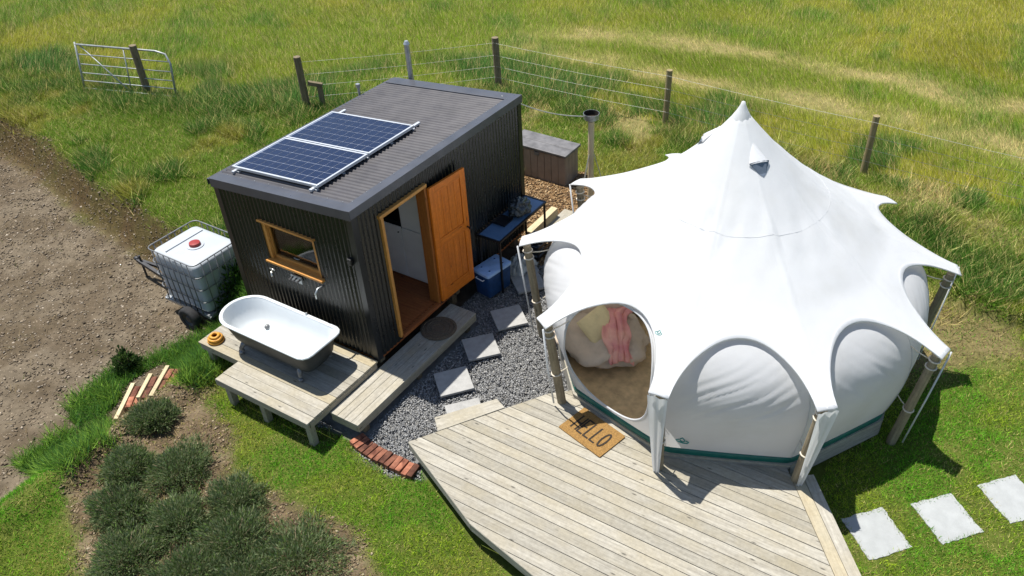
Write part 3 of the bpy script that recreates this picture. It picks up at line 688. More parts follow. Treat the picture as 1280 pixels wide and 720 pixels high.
# the border boards on the right edge come off the field of boards
nrm = Vector((-drr.y, drr.x, 0)); bw = .14
if nrm.x > 0: nrm = -nrm
b0, b1 = er0+nrm*(2*bw+.012), eR+nrm*(2*bw+.012)
FIELD = DECK[:3]+[(b1.x, b1.y), (b0.x, b0.y)]+[(TC[0]+2.1*math.cos(PA[k]), TC[1]+2.1*math.sin(PA[k])) for k in (3, 2, 1)]+[(q.x, q.y)]
y = -3.2; y = -3.0; pitch = .1475
while y < 1.25:
    for P in clipstrip(FIELD, y, y+pitch-.0065):
        if max(p[0] for p in P)-min(p[0] for p in P) > .05: board('deck_board', 'deck_wood', deck, P, DZ, .032)
    y += pitch
ang = math.atan2(drr.y, drr.x)
for k in range(2):
    a0 = er0+nrm*(k*(bw+.006)); a1 = eR+nrm*(k*(bw+.006)); c0 = a0+nrm*bw; c1 = a1+nrm*bw
    board('border_board', 'deck_wood_fresh' if k == 1 else 'deck_wood', deck, [(a0.x, a0.y), (a1.x, a1.y), (c1.x, c1.y), (c0.x, c0.y)], DZ+.001, .032, axis=ang)
ctr = Vector((6.3, 0, 0))
for a, b in ((e1, e2), (e2, eL), (eL, eR), (eR, er0)):
    n2 = Vector(((b-a).y, -(b-a).x, 0)).normalized(); mid = (a+b)/2
    if n2.dot(ctr-mid) < 0: n2 = -n2
    dd = (b-a).normalized()*.02
    stick('fascia', 'grey_fascia', deck, Vector((a.x, a.y, DZ-.068))+n2*.012+dd*.2, Vector((b.x, b.y, DZ-.068))+n2*.012-dd*.2, .03, .125)
for px, py in ((4.0, -.75), (5.25, -1.4), (7, -1.75), (8.5, -1.9), (9.2, .1), (8.4, .8), (6, .2), (7.5, -.4)):
    MB().box((px, py, -.33), (.1, .1, .36)).build('pile', 'old_post', deck)
s1, s2 = onz(543, 523, DZ), onz(621, 500, DZ); dv = (s2-s1).normalized(); nv = Vector((-dv.y, dv.x, 0))
if nv.y > 0: nv = -nv
nv2 = Vector((dv.y, -dv.x, 0))
tbd = thing('threshold_plank', 'single short plank laid across the gravel edge of the big deck', 'plank', ((s1.x+s2.x)/2, (s1.y+s2.y)/2, -.3))
pl = [onz(543, 522, DZ), onz(621, 498.5, DZ), onz(631, 509.5, DZ), onz(547, 539, DZ)]; board('plank', 'deck_wood', tbd, [(p.x, p.y) for p in pl], DZ+.004, .032, axis=math.atan2(dv.y, dv.x))
MB().beam(Vector((s1.x, s1.y, -.225))+nv2*.075+dv*.05, Vector((s2.x, s2.y, -.225))+nv2*.075-dv*.05, .07, .17).build('bearer', 'fascia_wood', tbd)

# doormat reading HELLO
mt_ = thing('hello_doormat', 'brown coir doormat reading HELLO before the tent entrance', 'doormat', (5.82, .5, DZ))
c0, c1, c2, c3 = onz(703, 526, DZ+.02), onz(741, 506, DZ+.02), onz(790, 541, DZ+.02), onz(757, 565, DZ+.02)
mc = (c0+c1+c2+c3)/4+Vector((-.035, -.105, 0)); ux = ((c3-c0)+(c2-c1)).normalized(); lw = ((c3-c0).length+(c2-c1).length)/2; vy = Vector((-ux.y, ux.x, 0)); lh = ((c1-c0).length+(c2-c3).length)/2
def matp(u, v, z): return mc+ux*u+vy*v+Vector((0, 0, z))
poly = []
for cu_, cv_, a0 in ((lw/2-.02, lh/2-.02, 0), (-lw/2+.02, lh/2-.02, PI/2), (-lw/2+.02, -lh/2+.02, PI), (lw/2-.02, -lh/2+.02, 1.5*PI)):
    for a in np.linspace(a0, a0+PI/2, 4): p = matp(cu_+.02*math.cos(a), cv_+.02*math.sin(a), 0); poly.append((p.x, p.y))
MB().prism(poly, DZ+.004, DZ+.02).build('mat', 'coir', mt_)
STK = {'H': [((0, 0), (0, 1)), ((1, 0), (1, 1)), ((0, .5), (1, .5))], 'E': [((0, 0), (0, 1)), ((0, 1), (1, 1)), ((0, .5), (.8, .5)), ((0, 0), (1, 0))], 'L': [((0, 0), (0, 1)), ((0, 0), (1, 0))],
       'O': [((.5+.5*math.cos(a), .5+.5*math.sin(a)), (.5+.5*math.cos(a+PI/6), .5+.5*math.sin(a+PI/6))) for a in np.arange(0, 2*PI-.01, PI/6)]}
lwid, gap_, lhh = lw*.105, lw*.045, lh*.52; tot = 5*lwid+4*gap_
for i, ch in enumerate('HELLO'):
    mb = MB()
    for j, (a, b) in enumerate(STK[ch]):
        A = matp(-tot/2+i*(lwid+gap_)+a[0]*lwid, -lhh/2+a[1]*lhh, 0); B = matp(-tot/2+i*(lwid+gap_)+b[0]*lwid, -lhh/2+b[1]*lhh, 0); A.z = B.z = DZ+.0215+.0004*j
        d_ = (B-A).normalized()*.006; mb.beam(A-d_, B+d_, .025, .002)
    mb.build('letter', 'ink', mt_)

# ================================================================== THE TENT
plat = thing('tent_platform', 'ten-sided low timber platform under the white tent', 'platform', (TC[0], TC[1], -.36))
MB().prism(PLAT, -.088, -.055).build('platform_floor', 'deck_wood', plat)
for k in range(10):
    a, b = Vector((*PLAT[k], -.205)), Vector((*PLAT[(k+1) % 10], -.205)); inn = (Vector((*TC, -.205))-(a+b)/2).normalized()*.016; dd = (b-a).normalized()*.012
    stick('fascia', 'grey_fascia', plat, a+inn+dd, b+inn-dd, .03, .235)
ZP = -.055
tent = thing('bell_tent', 'white canvas tent with scalloped fly sheet and pointed top on its timber platform', 'tent', (TC[0], TC[1], ZP))
TIP0 = -157.3; RT = 2.97; TIPZ = 1.40; C18 = math.cos(math.radians(18))
PRX = [0, .07, .20, .44, .75, 1.05, 1.39, 1.89, 2.34, 2.75, 2.97, 3.4]
PRZ = [3.62, 3.50, 3.34, 3.06, 2.76, 2.50, 2.24, 1.895, 1.655, 1.475, 1.385, 1.2]
_sx = np.linspace(0, 3.4, 400); _sz = np.interp(_sx, PRX, PRZ); _k = np.exp(-np.linspace(-2, 2, 21)**2); _k /= _k.sum()
_szs = np.convolve(np.pad(_sz, 10, mode='edge'), _k, 'valid'); _szs[:14] = _sz[:14]
def zr(r): return float(np.interp(r, _sx, _szs))
def dtip(th):
    d = (math.degrees(th)-TIP0) % 36; return d if d <= 18 else d-36
def flyz(r, th):
    d = abs(dtip(th)); k = .42*min(1, max(0, (r-.5)/1.2)); reff = r*((1-k)+k*math.cos(math.radians(18-d))/C18)
    sag = -.02*k*math.sin(PI*min(1, max(0, (r-1.0)/1.5)))*math.sin(PI*d/36)
    return zr(reff)+sag
def redge(th):
    d = abs(dtip(th)); d0 = 2.3
    s_ = max(0, (d-d0)/(18-d0)); return RT/ (math.cos(math.radians(min(d, d0)))) - .83*math.sqrt(max(0, 1-(1-s_)**2.1))
thetas = []
for k in range(10):
    base = TIP0+36*k
    for d in (-2.3, -1.1, 0, 1.1, 2.3, 2.5, 2.9, 3.5, 4.3, 5.4, 6.8, 8.4, 10.2, 12.2, 14.4, 16.2, 18, 19.8, 21.6, 23.8, 25.8, 27.6, 29.2, 30.6, 31.7, 32.5, 33.1, 33.5): thetas.append(math.radians(base+d))
fracs = [.03, .06, .1, .15]+list(np.linspace(.19, .95, 34))+[.975, 1.0]
def flyp(r, th, off=0.):
    lk = max(0, 1-r/1.7)**1.3; return (TC[0]-.135*lk+r*math.cos(th), TC[1]-.07*lk+r*math.sin(th), flyz(r, th)+off)
from mathutils import noise as _mn
def flyn(r, th, f_):
    """slack and creases in the canvas"""
    fx_, fy_ = r*math.cos(th), r*math.sin(th); kn = min(1, r/.6)*min(1, (1.0001-f_)*9+.15); d_ = abs(dtip(th))*r*math.pi/180
    return .006*math.sin(th*23+r*9)*max(0, 1-abs(r-1.2)/.5)+kn*(.016*_mn.noise(Vector((fx_*1.7, fy_*1.7, 0)))+.006*_mn.noise(Vector((fx_*5, fy_*5, 3))))+.012*math.exp(-((r-1.13)/.16)**2)*_mn.noise(Vector((th*22, r*2.5, 7)))+.007*math.exp(-(d_/.03)**2)
fm = MB(); rings = []
for f_ in fracs:
    rg = []
    for th in thetas:
        re = redge(th); r = f_*re if f_ > .5 else f_*(re*(f_/.5)**2+2.5*(1-(f_/.5)**2)); wr = .006*math.sin(th*23+r*9)*max(0, 1-abs(r-1.2)/.5)
        wr = flyn(r, th, f_)
        rg.append(flyp(r, th, wr))
    rings.append(rg)
ro = [[flyp(redge(th)-.0, th, -.035) for th in thetas]]
fm.loft(rings, cap0=True); flyo = fm.build('fly_sheet', 'fly_canvas', tent, True)
hm = MB(); hr_ = []
for off, dr_ in ((.004, -.05), (.007, .006), (-.012, .008), (-.014, -.05)):
    hr_.append([(TC[0]+(redge(th)+dr_)*math.cos(th), TC[1]+(redge(th)+dr_)*math.sin(th), flyz(redge(th)+dr_, th)+off) for th in thetas])
hm.loft(hr_).build('edge_hem', 'fly_canvas', flyo, True)
for k in range(10):       # seams: along each ridge and midway
    th = math.radians(TIP0+36*k); et_ = Vector((-math.sin(th), math.cos(th), 0))
    pts = []
    for j in range(13):
        t_ = th+math.radians(36)*j/12; pts.append(flyp(1.13, t_, flyn(1.13, t_, .42)+.0015))
    MB().tube(pts, .0022, 5).build('seam', 'fly_canvas', flyo, True)
cap = MB(); cap.lathe([(.13, 3.42), (.122, 3.44), (.07, 3.525), (.034, 3.60), (.022, 3.64), (.0, 3.65)], (TC[0]-.125, TC[1]-.065, 0), 28, cap0=False, cap1=False); cap.build('apex_cap', 'fly_canvas', flyo, True)
def vent(ang, r0=.30, r1=.60):
    th = math.radians(ang); v = flyo
    ta = Vector((-math.sin(th), math.cos(th), 0)); ra = (Vector(flyp(r1, th))-Vector(flyp(r0, th))).normalized(); nn = ta.cross(ra); nn = -nn if nn.z < 0 else nn
    o = Vector(flyp((r0+r1)/2, th)); 
    rows = []
    for i in range(8):                 # hood: a scoop open at its lower end
        f = i/7; wd = .02+.115*f; hg = .012+.05*f**1.2; c = o+ra*(-.24+.26*f)
        rows.append([c+ta*(-wd*math.cos(a))+nn*(hg*math.sin(a)+.004*math.sin(9*a+i)) for a in np.linspace(0, PI, 11)])
    MB().loft(rows, closed=False).build('vent_hood', 'fly_canvas', v, True)
    c = o+ra*.005; pts = [c+ta*(-.135*math.cos(a))+nn*(.012+.05*math.sin(a)) for a in np.linspace(0, PI, 11)]+[o+ra*.15+nn*.012+ta*.05, o+ra*.20+nn*.012, o+ra*.15+nn*.012-ta*.05]
    MB().add(pts, [tuple(range(len(pts)))]).build('vent_mesh', 'mesh_grey', v)
vent(-42); vent(178)
# fabric legs: tapered strips from each tip down to the foot of its post
VIS = {0: 'leftmost tent post, standing beside the blue cool box', 1: 'leaning tent post left of the round entrance', 2: 'tent post standing right of the round entrance, behind a fabric strip',
       3: 'tent post at the front corner beside the deck edge boards', 4: 'right-hand tent post standing in the lawn', 5: 'far right tent post by the dry grass bank', 9: 'tent post behind the tent on the bark mulch side'}
for k in range(10):
    th = math.radians(TIP0+36*k); er = Vector((math.cos(th), math.sin(th), 0)); et = Vector((-er.y, er.x, 0)); c = Vector((TC[0], TC[1], 0))
    foot = DZ if k in (1, 2, 3) else -.32
    if k in VIS:
        top = c+er*2.985; rows = []
        for i in range(9):
            f = i/8; wd = .085*(1-f)**.9+.036; z = TIPZ-.03+(foot+.02-TIPZ)*f; r = 3.005+(2.80-3.005)*f
            rows.append([c+er*(r+.012*math.sin(j*1.6+i*.3))+et*(wd*(j/4-1)*1.0)+Vector((0, 0, z)) for j in range(9)])
        if k in (2, 3): MB().loft(rows, closed=False).build('fabric_leg', 'fly_canvas', flyo, True)
        else:
            MB().tube([c+er*3.0+Vector((0, 0, TIPZ-.04))+et*.1, c+er*2.93+Vector((0, 0, .6))+et*.06, c+er*2.84+Vector((0, 0, foot+.06))+et*.02], .012, 6).build('guy_strap', 'fly_canvas', flyo, True)
        p0 = c+er*2.70+Vector((0, 0, foot-.06)); p1 = c+er*2.885+Vector((0, 0, 1.315))
        ps = thing('tent_post', VIS[k], 'post', (p0.x, p0.y, foot), 'posts round the tent')
        roundpost('pole', 'post_wood', ps, p0, p1, .062, .056)
        for f in (.42, .88, .95):
            cc = p0.lerp(p1, f); ax = (p1-p0).normalized(); u = ax.cross(et).normalized()
            MB().tube([cc+(u*math.cos(a)+et*math.sin(a))*.065 for a in np.linspace(0, 2*PI, 14)[:-1]], .011, 6, closed=True).build('rope_lashing', 'rope', ps, True)
        cc = p0.lerp(p1, .93); tgt = c+er*2.52+Vector((0, 0, 1.28)); MB().tube([cc, (cc+tgt)/2+Vector((0, 0, -.015)), tgt], .008, 6).build('tie_rope', 'rope', ps, True)
        cc = p0.lerp(p1, .42); tgt = c+er*2.56+Vector((0, 0, .5)); MB().tube([cc, (cc+tgt)/2+Vector((0, 0, -.02)), tgt], .007, 6).build('tie_rope', 'rope', ps, True)
# inner tent wall
IR = [2.47, 2.53, 2.61, 2.655, 2.63, 2.54, 2.38, 2.16, 1.5, .8, .12]
IZ = [-.045, .15, .50, .85, 1.12, 1.34, 1.52, 1.66, 1.97, 2.46, 3.22]
_al = [0]
for i in range(len(IR)-1): _al.append(_al[-1]+math.hypot(IR[i+1]-IR[i], IZ[i+1]-IZ[i]))
_al = np.array(_al)
def _smooth(xs, s_):
    # Catmull-like smoothing: average of close samples
    return float(np.mean([np.interp(s_+d, _al, xs) for d in (-.09, -.045, 0, .045, .09)]))
from mathutils import noise as _mn
def wallp(deg, s_, off=0., wr=1.):
    th = math.radians(deg); d = abs(dtip(th)); r = _smooth(IR, s_) if s_ > .1 else float(np.interp(s_, _al, IR)); z = _smooth(IZ, s_) if s_ > .1 else float(np.interp(s_, _al, IZ))
    base = C18/math.cos(math.radians(18-d)); k = .9-.55*min(1, max(0, (s_-.1)/.9)); k = max(0, min(1, k if s_ < 1.7 else k*max(0, 1-(s_-1.7))))
    r = r*(1+(base-1)*(1-0)*k)*(1.0)
    dd_ = deg*.046+(_mn.noise(Vector((deg*.05, s_*1.3, 3)))*.16); ph = (s_*1.0-dd_*.62) if int((deg-TIP0)//36) % 10 != 3 else (s_*.8+dd_*.75)
    fo = _mn.noise(Vector((ph*11.5, dd_*1.0, 1.7))); fo2 = _mn.noise(Vector((ph*23, dd_*2.2, 5.1)))
    w_ = wr*(.011*(1-abs(fo)*2.4)+.005*fo2)*math.exp(-((s_-1.2)/.42)**2)*min(1, d/6)
    return (TC[0]+(r+off+w_)*math.cos(th), TC[1]+(r+off+w_)*math.sin(th), z)
SMAX = float(_al[-1])
DC, DWd = -105.8, 15.9
s_of_z = lambda z: float(np.interp(z, IZ[:8], _al[:8]))
DS0, DS1 = s_of_z(.14), s_of_z(1.66)
wl = MB(); D0, D1 = -126.0, -84.0
degs = list(np.arange(D1, D1+360-(D1-D0)+.01, .75)); ss = list(np.linspace(0, 2.0, 70))+list(np.linspace(2.0, SMAX, 16))[1:]
wl.loft([[wallp(d, s_) for d in degs] for s_ in ss], closed=False)
# entrance bay: rings between a rectangle of the wall and the round hole
nh = 72; STOP = 2.0; rowsr = []
scn, sch = (DS0+DS1)/2, (DS1-DS0)/2; dcn, dch = (D0+D1)/2, (D1-D0)/2
holes = []; rects = []
for i in range(nh):
    a = 2*PI*i/nh; ca, sa = math.cos(a), math.sin(a); pw = .85
    holes.append((DC+DWd*math.copysign(abs(ca)**pw, ca), scn+sch*math.copysign(abs(sa)**pw, sa)))
    # ray from hole centre to rectangle
    ts = []
    if ca > 1e-9: ts.append((D1-DC)/(DWd*ca))
    if ca < -1e-9: ts.append((D0-DC)/(DWd*ca))
    if sa > 1e-9: ts.append((STOP-scn)/(sch*sa))
    if sa < -1e-9: ts.append((0-scn)/(sch*sa))
    t_ = min(ts); rects.append((DC+DWd*ca*t_, scn+sch*sa*t_))
for cd, cs_ in ((D0, 0), (D1, 0), (D0, STOP), (D1, STOP)):
    j = min(range(nh), key=lambda i: ((rects[i][0]-cd)/20)**2+(rects[i][1]-cs_)**2); rects[j] = (cd, cs_)
for f in np.linspace(0, 1, 7): rowsr.append([wallp(h[0]+(r[0]-h[0])*f, h[1]+(r[1]-h[1])*f) for h, r in zip(holes, rects)])
wl.loft(rowsr)
dg = list(np.linspace(D0, D1, 22)); wl.loft([[wallp(d, s_) for d in dg] for s_ in np.linspace(STOP, SMAX, 14)], closed=False)
wall = wl.build('tent_wall', 'tent_canvas', tent, True)
MB().tube([wallp(h[0], h[1], .004) for h in holes], .014, 6, closed=True).build('door_edging', 'tent_canvas', wall, True)
bn = MB(); dgs = np.arange(0, 360, 2.0)
bn.loft([[wallp(d, 0.0, .020, 0)[:2]+(z,) if False else (lambda p: (p[0], p[1], z))(wallp(d, s_, o_, 0)) for d in dgs] for s_, z, o_ in ((0, -.052, .03), (.05, -.01, .022), (.1, .05, .013), (.1, .053, .002))]).build('ground_band', 'teal_band', wall, True)
for k in range(10):      # wall seams at the corners
    d = TIP0+36*k; MB().tube([wallp(d, s_, .002, 0) for s_ in np.linspace(.12, 1.7, 18)], .006, 5).build('seam', 'tent_canvas', wall, True)
def lotus(name, pos, ux_, uy_, s_, parent):
    mb = MB(); nn = ux_.cross(uy_).normalized()
    def P(x, y): return pos+ux_*(x*s_)+uy_*(y*s_)
    mb.tube([P(0, .5), P(.22, .2), P(.2, -.1), P(0, -.22), P(-.2, -.1), P(-.22, .2)], s_*.06, 5, closed=True)
    mb.tube([P(-.32, .12), P(-.62, -.02), P(-.5, -.3), P(-.1, -.42), P(.1, -.42), P(.5, -.3), P(.62, -.02), P(.32, .12)], s_*.06, 5)
    return mb.build(name, 'teal_print', parent, True)
th = math.radians(-92); p = Vector(flyp(2.30, th, .004)); et = Vector((-math.sin(th), math.cos(th), 0)); rdn = (Vector(flyp(2.2, th))-Vector(flyp(2.4, th))).normalized(); lotus('logo_print', p, et, rdn, .07, flyo)
p = Vector(wallp(-80.5, .33, .012)); th = math.radians(-80.5); et = Vector((-math.sin(th), math.cos(th), 0)); lotus('logo_print', p, et, (Vector(wallp(-80.5, .45))-Vector(wallp(-80.5, .25))).normalized(), .13, wall)
# inside the tent
rugp = [(TC[0]+2.36*math.cos(a), TC[1]+2.36*math.sin(a)) for a in np.linspace(0, 2*PI, 61)[:-1]]
rg = tag(MB().prism(rugp, -.054, -.044).build('floor_rug', 'rug'), 'round brown fibre rug covering the tent floor', 'rug')
bb = thing('bean_bag', 'big beige bean bag lounger inside the tent entrance', 'bean bag', (5.2, 1.85, -.045))
mb = MB(); blob(mb, (5.18, 1.82, .185), (.66, .60, .25), 4, .22, 2.0, 3, flat=-.225); mb.build('seat_cushion', 'beanbag', bb, True)
mb = MB(); blob(mb, (4.95, 2.2, .36), (.42, .30, .42), 4, .12, 1.6, 5, flat=-.40); mb.build('back_cushion', 'beanbag', bb, True)
cu2 = MB()
def pillow(c, a, b, th_, tilt, rz, name, mat, parent):
    n = 14; top, bot = [], []
    M_ = Matrix.Rotation(rz, 3, 'Z') @ Matrix.Rotation(tilt, 3, 'X') @ Matrix.Rotation(.6, 3, 'Z'); mb = MB(); g = np.linspace(-1, 1, n)
    for sg in (1, -1):
        rows = [[M_ @ Vector((x*a*(1-.06*(1-y*y)*0), y*b, sg*th_*(max(0, (1-x**4)*(1-y**4)))**.6))+Vector(c) for x in g] for y in g]; mb.loft(rows if sg > 0 else [r[::-1] for r in rows], closed=False)
    return mb.build(name, mat, parent, True)
pl_ = thing('throw_cushion', 'cream cushion leaning on the bean bag inside the tent', 'cushion', (5.16, 1.78, .4)); pillow((5.20, 1.66, .52), .23, .22, .075, math.radians(50), math.radians(35), 'cushion', 'cream_cloth', pl_)
bl = thing('throw_blanket', 'pink throw blanket draped over the bean bag in the tent', 'blanket', (5.6, 1.7, .0))
rows = []
pth0 = [(5.30, 2.25, .44), (5.36, 2.1, .50), (5.43, 1.92, .56), (5.53, 1.78, .54), (5.64, 1.64, .46), (5.70, 1.57, .38), (5.74, 1.53, .28), (5.77, 1.50, .17)]
btan = Vector((.80, .60, 0))
pth = [tuple(float(np.interp(t_, range(8), [p[a] for p in pth0])) for a in range(3)) for t_ in np.linspace(0, 7, 29)]
for i, p in enumerate(pth):
    f = i/28; i = i/4; wd = .22-.08*f+.03*math.sin(i*2.1); rows.append([Vector(p)+btan*(wd*(j/10-1))+Vector((-.10+.02*math.sin(j*1.3+i), -.06, .055+.05*_mn.noise(Vector((j*.33, i*.42, 2.2)))+.02*_mn.noise(Vector((j*.9, i*.8, 5)))-.05*abs(j/10-1)**2)) for j in range(21)])
o = MB().loft(rows, closed=False).build('blanket', 'pink_cloth', bl, True); s_m = o.modifiers.new('thick', 'SOLIDIFY'); s_m.thickness = .018
for (bx, by, rr, hh, lab) in ((4.72, 2.62, .2, .42, 'woven basket at the back of the tent, left'), (5.25, 2.9, .24, .36, 'woven basket at the back of the tent, right')):
    b_ = thing('woven_basket', lab, 'basket', (bx, by, -.045)); MB().lathe([(rr*.8, 0), (rr*1.05, hh*.5), (rr, hh), (rr*.93, hh), (rr*.9, hh*.2), (0, hh*.18)], (bx, by, -.043), 24, True, False).build('body', 'basket', b_, True)
    for z in (.1, .2, .3): MB().tube([(bx+rr*1.06*math.cos(a), by+rr*1.06*math.sin(a), -.045+z) for a in np.linspace(0, 2*PI, 24)[:-1]], .012, 5, closed=True).build('weave_band', 'basket', b_, True)

# ================================================================== THINGS BESIDE THE CABIN
# ---- outdoor table
tz = .70; tb = thing('outdoor_table', 'low black-framed table with blue sky reflection painted on its glass top against the cabin wall', 'table', (2.6, 3.4, -.3))
tx0, tx1, ty0, ty1 = 2.57, 3.02, 2.46, 3.86
simple('table_top_sky_tint', (.09, .17, .29), .12, .1, 5, bmp=.02, spec=.7)  # blue sky reflection put into the base colour of the glass
MB().box(((tx0+tx1)/2, (ty0+ty1)/2, tz+.004), (tx1-tx0-.062, ty1-ty0-.062, .010)).build('table_top_sky_tint', 'table_top_sky_tint', tb)
for a, b in (((tx0+.015, ty0), (tx0+.015, ty1)), ((tx1-.015, ty0), (tx1-.015, ty1))): MB().beam((a[0], a[1], tz), (b[0], b[1], tz), .03, .03).build('frame_bar', 'black_plastic', tb)
for yy in (ty0+.015, ty1-.015): MB().beam((tx0+.031, yy, tz), (tx1-.031, yy, tz), .03, .0295).build('frame_bar', 'black_plastic', tb)
for x in (tx0+.03, tx1-.03):
    for yy in (ty0+.03, ty1-.03): MB().box((x, yy, (tz-.016-.31)/2), (.028, .028, tz-.016+.31)).build('leg', 'black_plastic', tb)
simple('bag_film', (.035, .042, .045), .22, .5, 9, bmp=.5, dist=.03, spec=.7)
bg_ = thing('plastic_bag', 'crumpled dark plastic bag lying on the outdoor table', 'bag', (2.82, 3.32, tz))
mb = MB(); blob(mb, (2.82, 3.32, tz+.125), (.16, .2, .15), 4, .45, 2.6, 9, flat=-.10); mb.build('bag_body', 'bag_film', bg_, True)
mb = MB()
for i in range(5): a = i*1.3; mb.tube([(2.82+.03*math.cos(a), 3.32+.05*math.sin(a), tz+.23), (2.82+.07*math.cos(a), 3.32+.09*math.sin(a), tz+.29)], [.025, .004], 5)
mb.build('bag_knot', 'bag_film', bg_, True)
tray = thing('black_tray', 'shallow black tray beside the bag on the outdoor table', 'tray', (2.72, 3.1, tz+.012))
mb = MB(); mb.loft([[(2.72+dx*a, 2.98+dy*a*1.3, tz+.0105+z) for dx, dy in ((-.13, -.1), (.13, -.1), (.13, .1), (-.13, .1))] for a, z in ((.9, 0), (1, .04), (.95, .04), (.86, .008))], True, True); mb.build('tray_body', 'black_plastic', tray)
# ---- cool box
cb = thing('cool_box', 'dark blue cool box with pale blue lid and four cup hollows beside the cabin', 'cool box', (2.66, 2.6, -.3))
CA = math.radians(80); cbc = Vector((2.80, 2.50, .085)); cu_x = Vector((math.cos(CA), math.sin(CA), 0)); cu_y = Vector((-cu_x.y, cu_x.x, 0))
def cbp(u, v, z): return cbc+cu_x*u+cu_y*v+Vector((0, 0, z))
def rrect(hx, hy, r, z, n=5):
    out = []
    for sx, sy, a0 in ((1, 1, 0), (-1, 1, PI/2), (-1, -1, PI), (1, -1, 1.5*PI)):
        for a in np.linspace(a0, a0+PI/2, n): out.append(cbp(sx*(hx-r)+r*math.cos(a), sy*(hy-r)+r*math.sin(a), z))
    return out
MB().loft([rrect(.235, .145, .03, -.375), rrect(.245, .155, .03, -.35), rrect(.265, .17, .03, .035), rrect(.265, .17, .03, .042)], True, True).build('box_body', 'blue_plastic', cb, True, auto=50)
MB().loft([rrect(.275, .18, .035, .044), rrect(.278, .183, .035, .06), rrect(.275, .18, .035, .088), rrect(.262, .167, .035, .096)], True, True).build('lid', 'lid_blue', cb, True, auto=35)
for sx in (-1, 1):
    for sy in (-1, 1):
        q = cbp(sx*.15, sy*.09, .099); MB().tube([q+Vector((.036*math.cos(a), .036*math.sin(a), 0)) for a in np.linspace(0, 2*PI, 18)[:-1]], .006, 6, closed=True).build('cup_ring', 'lid_blue', cb, True)
        MB().lathe([(.016, 0), (.014, .004)], q-Vector((0, 0, .002)), 12).build('cup_boss', 'blue_plastic', cb)
q = cbp(-.272, 0, -.02); MB().tube([q+cu_y*.08, q+cu_y*.08-cu_x*.03, q-cu_y*.08-cu_x*.03, q-cu_y*.08], .009, 6).build('handle', 'white_paint', cb)
# ---- heap of sheeting and crate under the table
sh = thing('plastic_sheet', 'crumpled pale grey sheeting heaped behind the cool box under the table', 'sheet', (2.85, 3.1, -.3))
mb = MB(); n = 26; rows = []
from mathutils import noise as mnz
for i in range(n):
    rows.append([Vector((2.66+.42*j/(n-1), 2.92+.55*i/(n-1), -.29+.20*math.sin(PI*i/(n-1))**.6*math.sin(PI*(j+.5)/n)**.5+.09*mnz.noise(Vector((i*.33, j*.33, 4)))+.05*mnz.noise(Vector((i*.9, j*.9, 1))))) for j in range(n)])
mb.loft(rows, closed=False); mb.build('sheet', 'grey_sheet', sh, True)
crt = thing('black_crate', 'black plastic crate under the far end of the outdoor table', 'crate', (2.85, 3.75, -.3))
for sx in (-1, 1):
    for k in range(3): MB().box((2.85+sx*.17, 3.75, -.27+.1*k), (.015, .42, .06)).build('slat', 'black_plastic', crt)
for sy in (-1, 1):
    for k in range(3): MB().box((2.85, 3.75+sy*.215, -.27+.1*k), (.355, .015, .0595)).build('slat', 'black_plastic', crt)
for sx in (-1, 1):
    for sy in (-1, 1): MB().box((2.85+sx*.158, 3.75+sy*.2, -.165), (.02, .02, .27)).build('corner_bar', 'black_plastic', crt)
MB().box((2.85, 3.75, -.295), (.33, .4, .01)).build('base', 'black_plastic', crt)
# ---- timber lengths
a = onz(664, 286, -.12); b = onz(690, 262, -.12); ax = (b-a).normalized()
s1_ = tag(stick('timber_beam', 'sleeper_wood', None, a-ax*.1, b+ax*.1, .13, .2, .006), 'pale squared timber beam lying beside the outdoor table', 'beam'); s1_.location.z = -.22
a = onz(690, 283, -.28); b = onz(712, 262, -.28); s2_ = tag(stick('loose_plank', 'deck_wood', None, a, b, .22, .03, .004), 'flat weathered plank on the mulch by the tent', 'plank'); s2_.location.z = -.31
# ---- storage box
sbx = thing('storage_box', 'brown resin garden storage box with dark lid behind the cabin', 'storage box', (1.6, 6.3, -.35))
BX0, BX1, BY0, BY1, BZ = .85, 2.12, 6.0, 6.55, .27
MB().box(((BX0+BX1)/2, (BY0+BY1)/2, (BZ-.36)/2), (BX1-BX0-.06, BY1-BY0-.06, BZ+.36)).build('carcass', 'resin_box', sbx)
nb = 8
for i in range(nb): wv = (BX1-BX0)/nb; MB().box((BX0+wv*(i+.5), BY0+.016, (BZ-.36)/2), (wv-.008, .03, BZ+.34)).build('panel', 'resin_box', sbx, bevel=.004)
for i in range(4): wv = (BY1-BY0-.07)/4; MB().box((BX1-.015, BY0+.035+wv*(i+.5), (BZ-.36)/2), (.028, wv-.008, BZ+.34)).build('panel', 'resin_box', sbx, bevel=.004)
for i in range(2):
    y0 = BY0-.03+(BY1-BY0+.06)/2*(i+.5); MB().box(((BX0+BX1)/2, y0, BZ+.035), (BX1-BX0+.06, (BY1-BY0+.06)/2-.006, .05)).build('lid_panel', 'resin_lid', sbx, bevel=.01)
MB().box(((BX0+BX1)/2, BY0-.005, BZ-.05), (.1, .03, .07)).build('latch', 'resin_lid', sbx)
